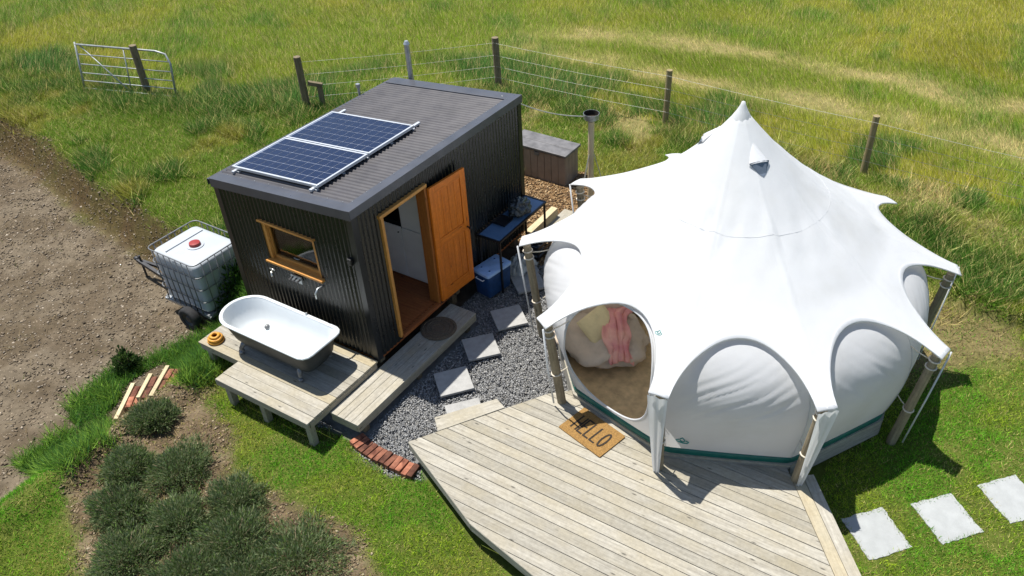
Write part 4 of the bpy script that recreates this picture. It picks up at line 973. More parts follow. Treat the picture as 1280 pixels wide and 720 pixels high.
# ---- flue with guys
fb = onz(738, 262, -.33); top = 1.50
fl_ = thing('flue_pipe', 'tall steel flue pipe with black-mouthed cowl between the cabin and the tent', 'flue', (fb.x, fb.y, -.33))
simple('flue_cream', (.58, .48, .31), .4, .2, 4, bmp=.05, scale=(3, 3, .6))
MB().tube([(fb.x, fb.y, -.33), (fb.x, fb.y, top)], .055, 18).build('pipe', 'flue_cream', fl_, True, auto=50)
MB().lathe([(.056, 0), (.09, .04), (.135, .06), (.142, .16), (.137, .16), (.1365, .10)], (fb.x, fb.y, top-.02), 24, False, False).build('cowl', 'galv', fl_, True, auto=45)
MB().lathe([(.1362, .159), (.13, .065), (.03, .062), (0, .062)], (fb.x, fb.y, top-.02), 24, False, False).build('cowl_mouth', 'ink', fl_)
for an in (2.6, 4.6, .4): MB().tube([(fb.x+.055*math.cos(an), fb.y+.055*math.sin(an), .85), (fb.x+.40*math.cos(an), fb.y+.40*math.sin(an), -.33)], .009, 5).build('guy_wire', 'wire', fl_)
ln_ = [onroof(W-.25, L-.12, .03), None, Vector((fb.x-.06, fb.y, top+.06))]; pts = [ln_[0].lerp(ln_[2], f)+Vector((0, 0, -.10*math.sin(PI*f))) for f in np.linspace(0, 1, 14)]
tag(MB().tube(pts, .009, 6).build('washing_line', 'wire', None, True), 'thin pale line strung from the cabin roof corner to the flue', 'line')

# ---- water tank on its trailer
IX0, IX1, IY0, IY1, IZ0, IZ1 = -2.42, -1.28, .03, 1.02, -.80, .20
tk = thing('water_tank', 'white plastic water tank with red cap in a steel cage', 'water tank', ((IX0+IX1)/2, (IY0+IY1)/2, IZ0))
def trect(ins, z, r=.09, n=6):
    out = []
    for sx, sy, a0 in ((1, 1, 0), (-1, 1, PI/2), (-1, -1, PI), (1, -1, 1.5*PI)):
        cx_ = (IX0+IX1)/2+sx*((IX1-IX0)/2-ins-r); cy_ = (IY0+IY1)/2+sy*((IY1-IY0)/2-ins-r)
        for a in np.linspace(a0, a0+PI/2, n): out.append((cx_+r*math.cos(a), cy_+r*math.sin(a), z))
    return out
lv = [(.1, IZ0+.02), (.04, IZ0+.06)]+[(.035+(.012 if i % 2 else 0), IZ0+.1+i*.085) for i in range(10)]+[(.04, IZ1-.06), (.07, IZ1-.025), (.16, IZ1-.015)]
MB().loft([trect(i, z) for i, z in lv], True, True).build('tank_body', 'tank_plastic', tk, True)
mb = MB(); cxm, cym = (IX0+IX1)/2, (IY0+IY1)/2
MB().beam((cxm-.25, IY0+.12, IZ1-.008), (cxm-.25, IY1-.12, IZ1-.008), .025, .022).build('moulded_rib', 'tank_plastic', tk, bevel=.004)
MB().lathe([(.14, 0), (.14, .012), (.11, .014)], (cxm+.02, cym, IZ1-.014), 24).build('neck', 'tank_plastic', tk)
capo = MB().lathe([(.092, 0), (.095, .02), (.088, .05), (.05, .058), (0, .06)], (cxm+.02, cym, IZ1-.002), 24, True, False).build('cap', 'red_plastic', tk, True, auto=50)
def ringpts(z, ins=0, r=.1): return [Vector(p) for p in trect(ins, z, r, 5)]
for z in (IZ1+.035, IZ1-.22, IZ1-.47, IZ1-.72, IZ0+.03): MB().tube(ringpts(z), .011, 6, closed=True).build('cage_ring', 'cage_steel', tk, True)
def bars(n, f):
    for i in range(n):
        p = f((i+.5)/n); MB().tube([(p[0], p[1], IZ0+.03), (p[0], p[1], IZ1+.035)], .010, 6).build('cage_bar', 'cage_steel', tk, True)
bars(7, lambda f: (IX0+.08+(IX1-IX0-.16)*f, IY0-.006)); bars(7, lambda f: (IX0+.08+(IX1-IX0-.16)*f, IY1+.006)); bars(6, lambda f: (IX0-.006, IY0+.08+(IY1-IY0-.16)*f)); bars(6, lambda f: (IX1+.006, IY0+.08+(IY1-IY0-.16)*f))
MB().box((cxm, cym, IZ0-.02), (IX1-IX0, IY1-IY0, .04)).build('base_plate', 'galv', tk)
trl = thing('trailer', 'small dark steel trailer under the water tank', 'trailer', (cxm, cym, -1.1))
for yy in (IY0+.06, IY1-.06): MB().beam((IX0, yy, IZ0-.065), (IX1, yy, IZ0-.065), .06, .045).build('chassis_rail', 'dark_metal', trl)
for x in (IX0+.05, cxm, IX1-.05): MB().beam((x, IY0+.09, IZ0-.066), (x, IY1-.09, IZ0-.066), .05, .044).build('cross_member', 'dark_metal', trl)
AX = IX1-.38; WR = .215; zg = float(height(AX, IY0-.12)); wzc = zg+WR
MB().tube([(AX, IY0-.05, wzc), (AX, IY1+.05, wzc)], .025, 8).build('axle', 'dark_metal', trl)
for yy in (IY0-.12, IY1+.12):
    wh = bpy.data.objects.new('wheel', None); COL.objects.link(wh); wh.location = (AX, yy, wzc); adopt(wh, trl)
    n = 28; prof = [(.12, -.06), (.18, -.075), (.208, -.06), (.215, -.03), (.215, .03), (.208, .06), (.18, .075), (.12, .06)]
    MB().loft([[(AX+r*math.cos(2*PI*k/n), yy+o, wzc+r*math.sin(2*PI*k/n)) for k in range(n)] for r, o in prof+[prof[0]]]).build('tyre', 'rubber', wh, True)
    MB().loft([[(AX+r*math.cos(2*PI*k/n), yy+o, wzc+r*math.sin(2*PI*k/n)) for k in range(n)] for r, o in ((.02, -.05), (.06, -.045), (.08, -.02), (.118, -.05), (.122, -.055), (.122, .055), (.1, .02), (.03, .03))], True, True).build('rim', 'dark_metal', wh, True, auto=40)
d0 = onz(172, 325, -.75); MB().beam((IX0+.02, IY0+.35, IZ0-.07), d0, .06, .06).build('drawbar', 'dark_metal', trl); MB().beam((IX0+.02, IY0+.7, IZ0-.071), d0+Vector((.12, .02, 0)), .05, .05).build('drawbar', 'dark_metal', trl)
zj = float(height(d0.x, d0.y)); MB().tube([(d0.x+.1, d0.y, zj), (d0.x+.1, d0.y, -.62)], .02, 8).build('jack_stand', 'dark_metal', trl)
mb = MB(); blob(mb, (d0.x-.03, d0.y+.01, d0.z+.02), (.06, .045, .045), 2, .05); mb.build('coupling', 'dark_metal', trl, True)

# ================================================================== PAVING, BRICKS, GARDEN STEPS
PAV = [((567, 476), 'grey paving slab on the gravel, second from the deck plank'), ((582, 517), 'grey paving slab tucked against the deck plank'), ((601, 433), 'grey paving slab on the gravel, half in the cabin shadow, middle of the row'),
       ((636, 396), 'grey paving slab on the gravel beside the leaning tent post'), ((660, 352), 'grey paving slab in shade between the cool box and the tent'), ((652, 333), 'dark shaded paving slab right behind the cool box')]
for (u, v), lab in PAV:
    c = onz(u, v, -.275); s_ = .245; mb = MB().box((0, 0, 0), (.485, .485, .04)); o = link('paving_slab', mb.mesh('paving_slab'), 'paver', None, (c.x, c.y, -.292), (random.uniform(-.01, .01), random.uniform(-.01, .01), math.radians(49+random.uniform(-2, 2))), bevel=.006); tag(o, lab, 'paver', 'slabs across the gravel')
STN = [((1095, 667), 'square pale stepping stone nearest the big deck'), ((1183, 648), 'middle pale stepping stone in the right lawn'), ((1266, 624), 'pale stepping stone cut by the right picture edge')]
for (u, v), lab in STN:
    x_, y_, z_ = onground(u, v); mb = MB()
    P = []; n = 14
    for i in range(4*n):
        e, f = divmod(i, n); t_ = f/n*2-1; hx, hy = .30, .285; b_ = [(t_*hx, -hy), (hx, t_*hy), (-t_*hx, hy), (-hx, -t_*hy)][e]; j = .009; P.append((b_[0]+random.uniform(-j, j), b_[1]+random.uniform(-j, j)))
    mb.prism(P, -.03, .012); o = link('stepping_stone', mb.mesh('stepping_stone'), 'paver_pale', None, (x_, y_, z_+.001), (0, 0, math.radians(-43))); tag(o, lab, 'stepping stone', 'stepping stones in the lawn')
be = thing('brick_edging', 'curved row of red bricks edging the gravel by the deck', 'brick edging', (*onground(480, 572)[:2], -.35))
brme = MB().box((0, 0, 0), (.215, .078, .075)).mesh('brick'); brme.materials.append(MATS['brick'])
arc = [Vector(onground(*p)) for p in ((446, 549), (458, 560), (474, 570), (492, 579), (508, 587), (520, 592))]
acc = [0]
for a, b in zip(arc[:-1], arc[1:]): acc.append(acc[-1]+(b-a).length)
n = 12
for i in range(n):
    s_ = acc[-1]*(i+.3)/(n-.3); p = Vector([float(np.interp(s_, acc, [q[j] for q in arc])) for j in range(3)]); q2 = Vector([float(np.interp(s_+.06, acc, [q[j] for q in arc])) for j in range(3)]); q1 = Vector([float(np.interp(s_-.06, acc, [q[j] for q in arc])) for j in range(3)])
    t_ = (q2-q1).normalized(); o = link('brick', brme, None, be, (p.x, p.y, p.z+.012+random.uniform(-.012, .012)), (random.uniform(-.05, .05), random.uniform(-.05, .05), math.atan2(t_.y, t_.x)+PI/2+random.uniform(-.07, .07)), bevel=.006)
gs = thing('garden_steps', 'brick and timber garden steps leading down to the dirt track', 'steps', (*onground(185, 490)[:2], -.7))
tbm = [((208, 460), (190, 492)), ((187, 470), (174, 494)), ((165, 482), (146, 521))]
gsz = [-.42, -.56, -.70]
for (a, b), z in zip(tbm, gsz):
    A, B = onz(*a, z), onz(*b, z); d_ = (B-A).normalized(); stick('riser_timber', 'sleeper_wood', gs, A-d_*.05, B+d_*.05, .06, .14).location.z = z-.06
    per = Vector((d_.y, -d_.x, 0)); per = per if per.x > 0 else -per; Ln = (B-A).length
    for r in range(3):
        for c in range(max(2, int(Ln/.225))):
            p = A+d_*(.115+c*.225)+per*(.08+r*.092); o = link('brick', brme, None, gs, (p.x, p.y, z-.045+random.uniform(-.006, .006)), (random.uniform(-.03, .03), random.uniform(-.03, .03), math.atan2(d_.y, d_.x)+random.uniform(-.04, .04)), bevel=.006)

# ================================================================== FENCE AND GATE
fence = thing('wire_fence', 'post and wire farm fence along the long grass field', 'fence', (*FPOSTS[3][:2], -.4))
heads = []
for i, p in enumerate(FPOSTS):
    z = float(height(p.x, p.y)); h = .85
    base = Vector((p.x, p.y, z-.1)); up = Vector((p.x+random.uniform(-.03, .03), p.y, z+.03+1.22))
    roundpost('post', 'old_post' if i < 3 else 'fresh_post', fence, base, up, .085 if i in (0, 1, 2) else .07, .08 if i in (0, 1, 2) else .065); heads.append((base, up))
p = FPOSTS[1]; z = float(height(p.x, p.y)); stick('brace', 'old_post', fence, (p.x+.10, p.y+.08, z+.62), (p.x+.36, p.y+.26, z+.55), .09, .09); stick('brace', 'old_post', fence, (p.x+.30, p.y+.22, z-.1), (p.x+.30, p.y+.22, z+.52), .09, .09)
ext = [(-1, None)]
chain = heads[1:]+[(Vector((11.4, 9.25, -.35)), Vector((11.4, 9.25, .88)))]
roundpost('post', 'fresh_post', fence, chain[-1][0]-Vector((0, 0, .1)), chain[-1][1], .07, .065)
for f in (.3, .5, .7, .92):
    pts = []
    for (b0_, u0_), (b1_, u1_) in zip(chain[:-1], chain[1:]):
        A, B = b0_.lerp(u0_, f), b1_.lerp(u1_, f); A = A-Vector((0, .075, 0)); B = B-Vector((0, .075, 0))
        pts += [A.lerp(B, t_)+Vector((0, 0, -.03*math.sin(PI*t_))) for t_ in np.linspace(0, 1, 7)[:-1]]
    pts.append(B); MB().tube(pts, .003, 5).build('wire', 'wire', fence, True)
gt = thing('farm_gate', 'galvanised tubular farm gate leaning open behind the left fence post', 'gate', (-9, 5.1, -.35))
G0 = Vector(onground(222, 126)); G1 = G0+Vector((-2.4, -.75, 0)); gd = (G1-G0).normalized(); lean = Vector((-.12, .35, 0)).normalized()*.12
def gp(u, h): return G0+gd*u+Vector((0, 0, .1+h))+Vector((-.1, .22, 0))*h
MB().tube([gp(0, 0), gp(0, .75), gp(.1, .95), gp(.35, 1.0), gp(2.5, 1.0)], .024, 8).build('gate_frame', 'gate_steel', gt, True); MB().tube([gp(0, 0), gp(2.5, 0)], .024, 8).build('gate_frame', 'gate_steel', gt, True); MB().tube([gp(2.5, -.05), gp(2.5, 1.05)], .024, 8).build('gate_frame', 'gate_steel', gt, True)
for h in (.18, .36, .56, .78): MB().tube([gp(.01, h), gp(2.5, h)], .013, 6).build('gate_rail', 'gate_steel', gt, True)
MB().tube([gp(1.2, 0), gp(2.4, 1.0)], .016, 6).build('gate_stay', 'gate_steel', gt, True); MB().tube([gp(1.2, 0), gp(1.2, 1.0)], .016, 6).build('gate_stay', 'gate_steel', gt, True)

# ================================================================== PLANTS
def blades(pos, hgt, wid, lean, tone, yaw=None, leandir=None, seg2=False):
    """pos Nx3, arrays N -> vertices, faces, tones; each blade a bent sliver"""
    n = len(pos); yaw = rng.random(n)*2*PI if yaw is None else yaw; ld_ = rng.random(n)*2*PI if leandir is None else leandir
    ax = np.stack([np.cos(yaw), np.sin(yaw), np.zeros(n)], 1)*(wid/2)[:, None]; lv_ = np.stack([np.cos(ld_), np.sin(ld_), np.zeros(n)], 1)*(lean*hgt)[:, None]; upv = np.zeros((n, 3)); upv[:, 2] = hgt*np.sqrt(np.clip(1-lean**2*.8, .05, 1))
    if not seg2:
        V = np.stack([pos-ax, pos+ax, pos+upv+lv_], 1).reshape(-1, 3); F = np.arange(3*n).reshape(-1, 3); T = np.repeat(tone, 3, 0); return V, F, T
    V = np.stack([pos-ax, pos+ax, pos+upv*.6+lv_*.35+ax*.75, pos+upv*.6+lv_*.35-ax*.75, pos+upv+lv_], 1).reshape(-1, 3); b = np.arange(n)*5
    F = np.concatenate([np.stack([b, b+1, b+2], 1), np.stack([b, b+2, b+3], 1), np.stack([b+3, b+2, b+4], 1)]); return V, F, np.repeat(tone, 5, 0)
def scatter(x0, x1, y0, y1, dens):
    n = int((x1-x0)*(y1-y0)*dens); return rng.uniform(x0, x1, n), rng.uniform(y0, y1, n)
def inview(x, y, mx=90, my=70):
    z = np.full(x.shape, -.3); P = np.stack([x, y, z], 1)-CAM; Q = P@CR.T; u = PPX+FPX*Q[:, 0]/Q[:, 2]; v = PPY-FPX*Q[:, 1]/Q[:, 2]
    return (Q[:, 2] > .5) & (u > -mx) & (u < 1280+mx) & (v > -my) & (v < 720+my)
SOLID = [[(2.5, -1.08), (3.07, -1.08), (3.07, 1.7), (2.5, 1.7)], [(0, 0), (W, 0), (W, L), (0, L)]]
def keep_out(x, y):
    k = np.zeros(x.shape, bool)
    for P in SOLID+[DECK, PLAT]: k |= inpoly(x, y, P)
    k |= (x > BX0-.05) & (x < BX1+.05) & (y > BY0-.05) & (y < BY1+.05)
    for (u, v), _ in STN:
        c = onground(u, v); a = math.radians(-43); dx, dy = x-c[0], y-c[1]; k |= (np.abs(dx*math.cos(a)+dy*math.sin(a)) < .272) & (np.abs(-dx*math.sin(a)+dy*math.cos(a)) < .257)
    return k
def pal(n, cols, w_=None):
    c = np.array(cols); i = rng.choice(len(c), n, p=w_); return c[i]*rng.uniform(.75, 1.25, (n, 1))
STRAW = (.33, .26, .11); GB = 1.80
# --- field of long grass
x, y = scatter(-24, 15, 1, 30, 1600); k = inview(x, y); x, y = x[k], y[k]; mk = masks(x, y)
dist = np.hypot(x-CAM[0], y-CAM[1]); p = mk['field']*(1-mk['dust']*.8)*np.clip(1.25-(dist-14)/26, .35, 1); p *= 1-.35*mk['row']
k = rng.random(len(x)) < p; x, y, row = x[k], y[k], mk['row'][k]; fen = mk['fen'][k]; n = len(x)
big = fbm(x, y, .22, 101); mid = fbm(x, y, .9, 102); weed = sstep(.44, .6, fbm(x, y, .55, 103))*sstep(3.2, .6, fen)
hg = (.12+.20*mid)*(1-.5*row)*(1+.9*weed)*rng.uniform(.6, 1.35, n)
tn = np.array([.125, .182, .009])*np.ones((n, 3)); tn = lerp3(tn, (.215, .210, .016), sstep(.34, .64, big)); tn = lerp3(tn, (.060, .138, .010), sstep(.48, .75, mid)*.8); tn = lerp3(tn, (.040, .105, .018), weed*.9)
tn = lerp3(tn, STRAW, np.clip(row*1.1*(rng.random(n) < .75)+(rng.random(n) < .16), 0, 1)); tn *= GB*rng.uniform(.45, 1.5, (n, 1))
sh_ = (rng.random(n) < .06)*(1-weed); tn = lerp3(tn, (.34, .34, .13), sh_*.8); hg = hg*.82*(1+.15*sh_)
ldr = 2.2+2.5*(fbm(x, y, .35, 104)-.5)+rng.normal(0, .6, n)
V, F, T = blades(np.stack([x, y, height(x, y)-.01], 1), hg, rng.uniform(.006, .0135, n)*(1+.5*weed), np.clip(rng.uniform(.45, .92, n)+.25*row, 0, .98), tn, leandir=ldr)
tag(npmesh('field_grass', V, F, 'blade_mat', T), 'long yellow-green pasture grass beyond the wire fence', 'grass', kind='stuff')
# --- rough verge between the buildings and the fence
RIGHTW = gpoly((1010, 262), (1100, 262), (1290, 330), (1300, 392), (1205, 376), (1120, 305))
YELP = gpoly((1060, 205), (1150, 225), (1290, 290), (1290, 330), (1100, 262))
x, y = scatter(-14, 13, -1, 10.2, 3000); k = inview(x, y) & ~keep_out(x, y); x, y = x[k], y[k]; mk = masks(x, y)
verge = (1-mk['field'])*np.clip(sstep(4.0, 5.2, y-.12*np.maximum(x-6, 0)*2)+sstep(-.2, -.6, x)*sstep(-.3, .05, -mk['low'])*1.0, 0, 1)*(1-mk['mulch'])*(1-mk['gravel'])*(1-.75*mk['dry'])*(1-.6*mk['cut'])
hole = 1-.75*mk['straw']; k = rng.random(len(x)) < verge*hole; x, y = x[k], y[k]; st_ = mk['straw'][k]; dr_ = mk['dry'][k]; n = len(x)
rw_ = softpoly(x, y, RIGHTW, .3); mid = fbm(x, y, .8, 111); cl = np.maximum(sstep(.5, .65, fbm(x, y, 1.1, 112)), sstep(-1.6, -.3, mk['fen'][k])*sstep(.40, .55, fbm(x, y, .8, 117))); yel = sstep(.55, .68, fbm(x, y, .7, 113))
cl = np.maximum(cl, rw_*.9); yel = np.maximum(yel*(1-rw_), softpoly(x, y, YELP, .5)*.7*sstep(.4, .55, fbm(x, y, 1.6, 114)))
sh_ = (rng.random(n) < .05)*1.0
hg = (.07+.08*mid+.17*cl)*(1+.2*sh_)*rng.uniform(.55, 1.4, n)
tn = np.array([.088, .155, .010])*np.ones((n, 3)); tn = lerp3(tn, (.038, .095, .014), cl*.9); tn = lerp3(tn, (.20, .185, .03), yel*.75); tn = lerp3(tn, STRAW, ((rng.random(n) < .14+.5*st_+.4*dr_)*1.0)); tn = lerp3(tn, (.36, .36, .12), sh_*.9); tn *= GB*rng.uniform(.45, 1.5, (n, 1))
V, F, T = blades(np.stack([x, y, height(x, y)-.01], 1), hg, rng.uniform(.006, .012, n)*(1+.6*cl), rng.uniform(.4, .92, n), tn)
tag(npmesh('verge_grass', V, F, 'blade_mat', T), 'rough tufted grass along the near side of the fence', 'grass', kind='stuff')
# --- mown lawn: right of the tent and in front of the decks
x, y = scatter(-1.2, 13, -5.2, 7.5, 6500); k = inview(x, y) & ~keep_out(x, y); x, y = x[k], y[k]; mk = masks(x, y)
lawn = sstep(4.6, 3.6, y-.35*np.maximum(x-8, 0)*3)*(1-mk['gravel'])*(1-mk['mulch'])*(1-mk['track'])*(1-.86*mk['bed'])*(1-.8*mk['dry'])*(1-mk['under'])*((x > 8.6) | (y < -.6))
bare = sstep(.60, .72, fbm(x, y, 1.3, 120)); lawn = lawn*(1-.55*bare)
k = rng.random(len(x)) < lawn; x, y = x[k], y[k]; bare = bare[k]; dry = mk['dry'][k]; bedn = mk['bed'][k]; n = len(x); mid = fbm(x, y, 1.1, 121); fine = fbm(x, y, 5, 122)
tn = np.array([.085, .225, .010])*np.ones((n, 3)); tn = lerp3(tn, (.185, .255, .016), sstep(.40, .66, mid)); tn = lerp3(tn, (.030, .095, .008), (rng.random(n) < .35)*.8); tn = lerp3(tn, (.24, .215, .05), sstep(.52, .68, fbm(x, y, .8, 125))*(rng.random(n) < .5)*.8); tn = lerp3(tn, (.26, .23, .08), np.clip(((rng.random(n) < .08+.45*bare+.4*dry+.6*bedn))*1.0, 0, 1)); tn *= GB*rng.uniform(.55, 1.4, (n, 1))
V, F, T = blades(np.stack([x, y, height(x, y)-.008], 1), rng.uniform(.022, .07, n)*(.8+.6*fine), rng.uniform(.006, .014, n), rng.uniform(.45, .95, n), tn)
tag(npmesh('lawn_grass', V, F, 'blade_mat', T), 'short bright green mown lawn around the decks', 'grass', kind='stuff')
# --- lush bank by the tank and under the bath deck
STAIRX = gpoly((205, 455), (236, 462), (215, 486), (190, 502), (150, 535), (132, 520), (165, 474))
STAIRG = gpoly((130, 470), (190, 448), (238, 425), (262, 470), (238, 480), (212, 456), (150, 485), (140, 560), (90, 590), (90, 500))
x, y = scatter(-3.2, .9, -3.4, 1.9, 5200); mk = masks(x, y); lo = mk['low']
lush = sstep(1.75, 1.25, lo+(fbm(x, y, 1.7, 130)-.5)*.7)*sstep(-.45, -.15, lo)*sstep(-1.65, -1.3, x+(fbm(x, y, 2.1, 133)-.5)*.4)*(1-mk['bed']); lush = np.maximum(lush, softpoly(x, y, STAIRG, .15)*.9)*(1-softpoly(x, y, STAIRX, .04))
k = (rng.random(len(x)) < lush) & ~inpoly(x, y, [(-.0, -.05), (W, -.05), (W, L), (0, L)]) & ~((x > IX0) & (x < IX1) & (y > IY0) & (y < IY1)); x, y = x[k], y[k]; n = len(x); c2_ = fbm(x, y, 2.2, 131)
tn = lerp3(np.array([.07, .15, .020])*np.ones((n, 3)), (.12, .20, .028), sstep(.4, .7, c2_)); tn = lerp3(tn, (.035, .09, .022), ((rng.random(n) < .25)*1.0)); tn *= GB*rng.uniform(.45, 1.5, (n, 1))
under = (x > -.05) & (y > -1.05)
V, F, T = blades(np.stack([x, y, height(x, y)-.01], 1), (.07+.2*c2_)*rng.uniform(.6, 1.5, n)*np.where(under, .5, 1), rng.uniform(.008, .02, n), rng.uniform(.3, .9, n), tn)
tag(npmesh('bank_grass', V, F, 'blade_mat', T), 'lush green grass and weeds on the slope between tank and bath deck', 'grass', kind='stuff')
# --- sparse dry wisps on the bed, the cut bank, the dry patch
x, y = scatter(-13, 12, -5, 8.5, 420); k = inview(x, y) & ~keep_out(x, y); x, y = x[k], y[k]; mk = masks(x, y)
k = rng.random(len(x)) < np.clip(mk['bed']*.55+mk['cut']*.9+mk['dry']*.9+mk['track']*.05+mk['straw']*.8*(1-mk['field']), 0, 1); x, y = x[k], y[k]; n = len(x)
tn = pal(n, [(.33, .25, .12), (.26, .19, .09), (.14, .10, .05), (.11, .13, .03)], [.35, .3, .2, .15])
V, F, T = blades(np.stack([x, y, height(x, y)], 1), rng.uniform(.05, .2, n), rng.uniform(.006, .014, n), rng.uniform(.7, .97, n), tn)
tag(npmesh('dry_wisps', V, F, 'blade_mat', T), 'dry straw wisps over bare soil and banks', 'dry grass', kind='stuff')
# --- loose stones: gravel, track grit, bark
def stones(name, x, y, z, size, tone, label, cat, flatten=.6, elong=1.0):
    n = len(x); base = np.array([(1, 0, 0), (0, 1, 0), (-1, 0, 0), (0, -1, 0), (0, 0, 1), (0, 0, -1)], float); fc = np.array([(0, 1, 4), (1, 2, 4), (2, 3, 4), (3, 0, 4), (1, 0, 5), (2, 1, 5), (3, 2, 5), (0, 3, 5)])
    P = base[None]*rng.uniform(.6, 1.2, (n, 6, 1)); P = P+rng.normal(0, .18, (n, 6, 3)); P[:, :, 2] *= flatten; P[:, :, 0] *= elong; a = rng.random(n)*2*PI; ca, sa = np.cos(a)[:, None], np.sin(a)[:, None]
    tl = rng.normal(0, .35, n)[:, None]
    X_ = P[:, :, 0]*ca-P[:, :, 1]*sa; Y_ = P[:, :, 0]*sa+P[:, :, 1]*ca; Z_ = P[:, :, 2]+X_*tl
    V = np.stack([X_, Y_, Z_], -1)*size[:, None, None]+np.stack([x, y, z], 1)[:, None]; F = (fc[None]+np.arange(n)[:, None, None]*6).reshape(-1, 3)
    return tag(npmesh(name, V.reshape(-1, 3), F, 'stone_mat', np.repeat(tone, 6, 0)), label, cat, kind='stuff')
x, y = scatter(2.2, 5.4, -1.4, 3.6, 3000); mk = masks(x, y); k = (mk['gravel'] > .5) & ~keep_out(x, y) & ~((x < 2.56) & (y > -1)); x, y = x[k], y[k]; n = len(x)
stones('gravel', x, y, height(x, y)-.045+rng.uniform(0, .02, n)+.028, rng.uniform(.009, .019, n), pal(n, [(.29, .29, .285), (.23, .23, .23), (.16, .16, .163), (.36, .355, .34), (.24, .23, .21)], [.3, .28, .2, .1, .12]), 'loose grey gravel between the cabin and the tent', 'gravel')
x, y = scatter(.6, 4.5, 3.2, 6.8, 1500); mk = masks(x, y); k = (mk['mulch'] > .4) & ~keep_out(x, y); x, y = x[k], y[k]; n = len(x)
stones('bark_mulch', x, y, height(x, y)+rng.uniform(-.005, .02, n), rng.uniform(.010, .026, n), pal(n, [(.33, .21, .10), (.22, .13, .06), (.12, .07, .035), (.45, .32, .18)], [.35, .3, .2, .15]), 'brown bark chips behind the cabin and tent', 'bark', .35, 1.7)
x, y = scatter(-15, 1.5, -5.2, 3.5, 560); k = inview(x, y); x, y = x[k], y[k]; mk = masks(x, y); k = rng.random(len(x)) < np.clip(mk['track']*.9+mk['cut']*.7+mk['bed']*.0, 0, 1)*(1-mk['bed']); x, y = x[k], y[k]; n = len(x)
stones('track_stones', x, y, height(x, y)+.002, rng.uniform(.006, .034, n)*rng.uniform(.4, 1.2, n), pal(n, [(.22, .175, .12), (.15, .115, .078), (.09, .068, .044), (.30, .25, .19)], [.35, .3, .2, .15]), 'loose stones and clods on the dirt track', 'stones')
x, y = scatter(-1.5, 4.4, -5.2, -1.0, 900); mk = masks(x, y); k = (rng.random(len(x)) < mk['bed']) & ~keep_out(x, y); x, y = x[k], y[k]; n = len(x)
stones('soil_clods', x, y, height(x, y)+.004, rng.uniform(.006, .03, n)*rng.uniform(.4, 1, n), pal(n, [(.22, .165, .10), (.15, .105, .062), (.085, .06, .036), (.33, .27, .18)], [.3, .35, .25, .1]), 'crumbly soil and bark bits in the lavender bed', 'soil', .6, 1.5)

# --- lavender bushes
def bush(name, label, cat, px, r, h, n, cols, group, leaf=(.04, .085), wd=(.003, .007), up=.55):
    gx_, gy_, gz_ = onground(*px); t_ = thing(name, label, cat, (gx_, gy_, gz_), group)
    u = rng.normal(0, 1, (n, 3)); u /= np.linalg.norm(u, axis=1)[:, None]; u[:, 2] = np.abs(u[:, 2])*.95-.1*rng.random(n); rad = rng.random(n)**.38*np.where(rng.random(n) < .12, rng.uniform(1.0, 1.3, n), 1)
    lump = 1+.62*(fbm(u[:, 0]*1.0+gx_*3, u[:, 1]*1.0+gy_*3, 2.6, 140)-.5)*2
    P = u*(rad*lump)[:, None]*np.array([r, r, h]); P[:, 2] = np.maximum(P[:, 2], .01)
    ln = rng.uniform(*leaf, n); d_ = u*.8+np.array([0, 0, up])+rng.normal(0, .35, (n, 3)); d_ /= np.linalg.norm(d_, axis=1)[:, None]; sd_ = np.cross(d_, rng.normal(0, 1, (n, 3))); sd_ /= np.linalg.norm(sd_, axis=1)[:, None]; sd_ *= rng.uniform(*wd, n)[:, None]
    tn = pal(n, cols); base = P+np.array([gx_, gy_, gz_]); mid = base+d_*(ln*.5)[:, None]; tip = base+d_*ln[:, None]
    V = np.stack([base, mid+sd_, tip, mid-sd_], 1).reshape(-1, 3); b = np.arange(n)*4; F = np.stack([b, b+1, b+2, b+3], 1)
    npmesh('foliage', V, F, 'herb_mat', np.repeat(tn, 4, 0), t_)
    mb = MB()
    for i in range(7): a = i*.9+random.random(); mb.tube([(gx_, gy_, gz_-.03), (gx_+.35*r*math.cos(a), gy_+.35*r*math.sin(a), gz_+h*.4), (gx_+.6*r*math.cos(a), gy_+.6*r*math.sin(a), gz_+h*.72)], [.010, .007, .003], 5)
    mb.build('stem', 'old_post', t_, True); return t_
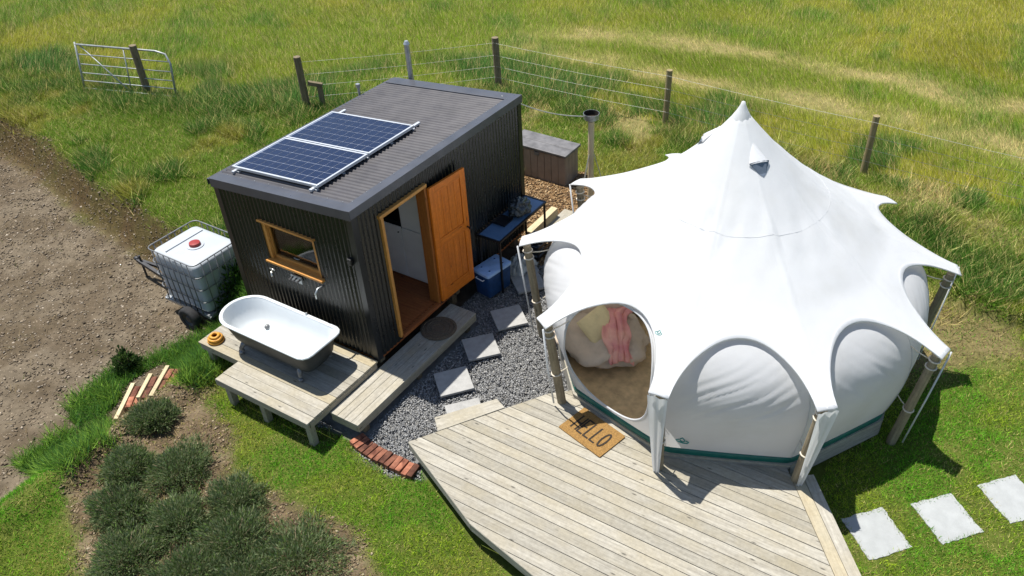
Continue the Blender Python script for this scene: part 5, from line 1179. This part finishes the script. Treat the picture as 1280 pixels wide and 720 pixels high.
LAVC = [(.14, .20, .08), (.19, .25, .115), (.08, .13, .045), (.25, .29, .155), (.13, .21, .05), (.19, .20, .095)]
LAV = [((192, 525), .27, .34, 'lavender bush beside the garden steps, topmost of the bed'), ((225, 590), .31, .40, 'lavender bush in the bare soil, second row left of the lawn'), ((162, 590), .27, .36, 'lavender bush left of the second row, diagonal below the garden steps'),
       ((152, 640), .27, .34, 'lavender bush at the left end of the third row of the bed'), ((297, 632), .30, .36, 'lavender bush closest to the lawn, upper right of the bed'), ((222, 655), .32, .38, 'lavender bush in the middle of the bed'), ((295, 680), .30, .36, 'lavender bush below the one nearest the lawn'),
       ((372, 700), .42, .42, 'largest lavender bush at the lower right of the bed'), ((160, 700), .30, .36, 'lavender bush in the lower left of the bed'), ((235, 722), .33, .36, 'lavender bush on the bottom edge of the picture, left'), ((305, 735), .34, .36, 'lavender bush on the bottom edge beside the largest one')]
for px, r, h, lab in LAV: bush('lavender_bush', lab, 'lavender', px, r*random.uniform(1.1, 1.5), h*random.uniform(.65, 1.0), 8000, [tuple(v*g for v, g in zip(c, (random.uniform(.8, 1.15),)*3)) for c in LAVC], 'lavender bushes in the bed')
bush('leafy_shrub', 'small dark green leafy shrub beside the dirt track above the steps', 'shrub', (162, 462), .20, .42, 1100, [(.045, .085, .022), (.07, .12, .028), (.03, .06, .018)], None, (.05, .09), (.014, .024), .4)
bush('weed_clump', 'tall leafy weed clump between the water tank and the bathtub', 'weed', (280, 378), .24, .42, 1200, [(.07, .14, .025), (.10, .18, .03), (.04, .085, .02)], None, (.07, .13), (.010, .020), .8)
bush('weed_clump', 'leafy weed clump tucked between the water tank and the cabin corner', 'weed', (296, 352), .22, .42, 1000, [(.07, .15, .025), (.10, .19, .03), (.04, .095, .02)], None, (.07, .13), (.010, .020), .8)
bush('weed_clump', 'leafy weed clump hanging over the tank trailer wheel', 'weed', (256, 386), .22, .34, 1000, [(.06, .13, .025), (.09, .16, .03), (.04, .085, .02)], None, (.06, .12), (.010, .020), .7)
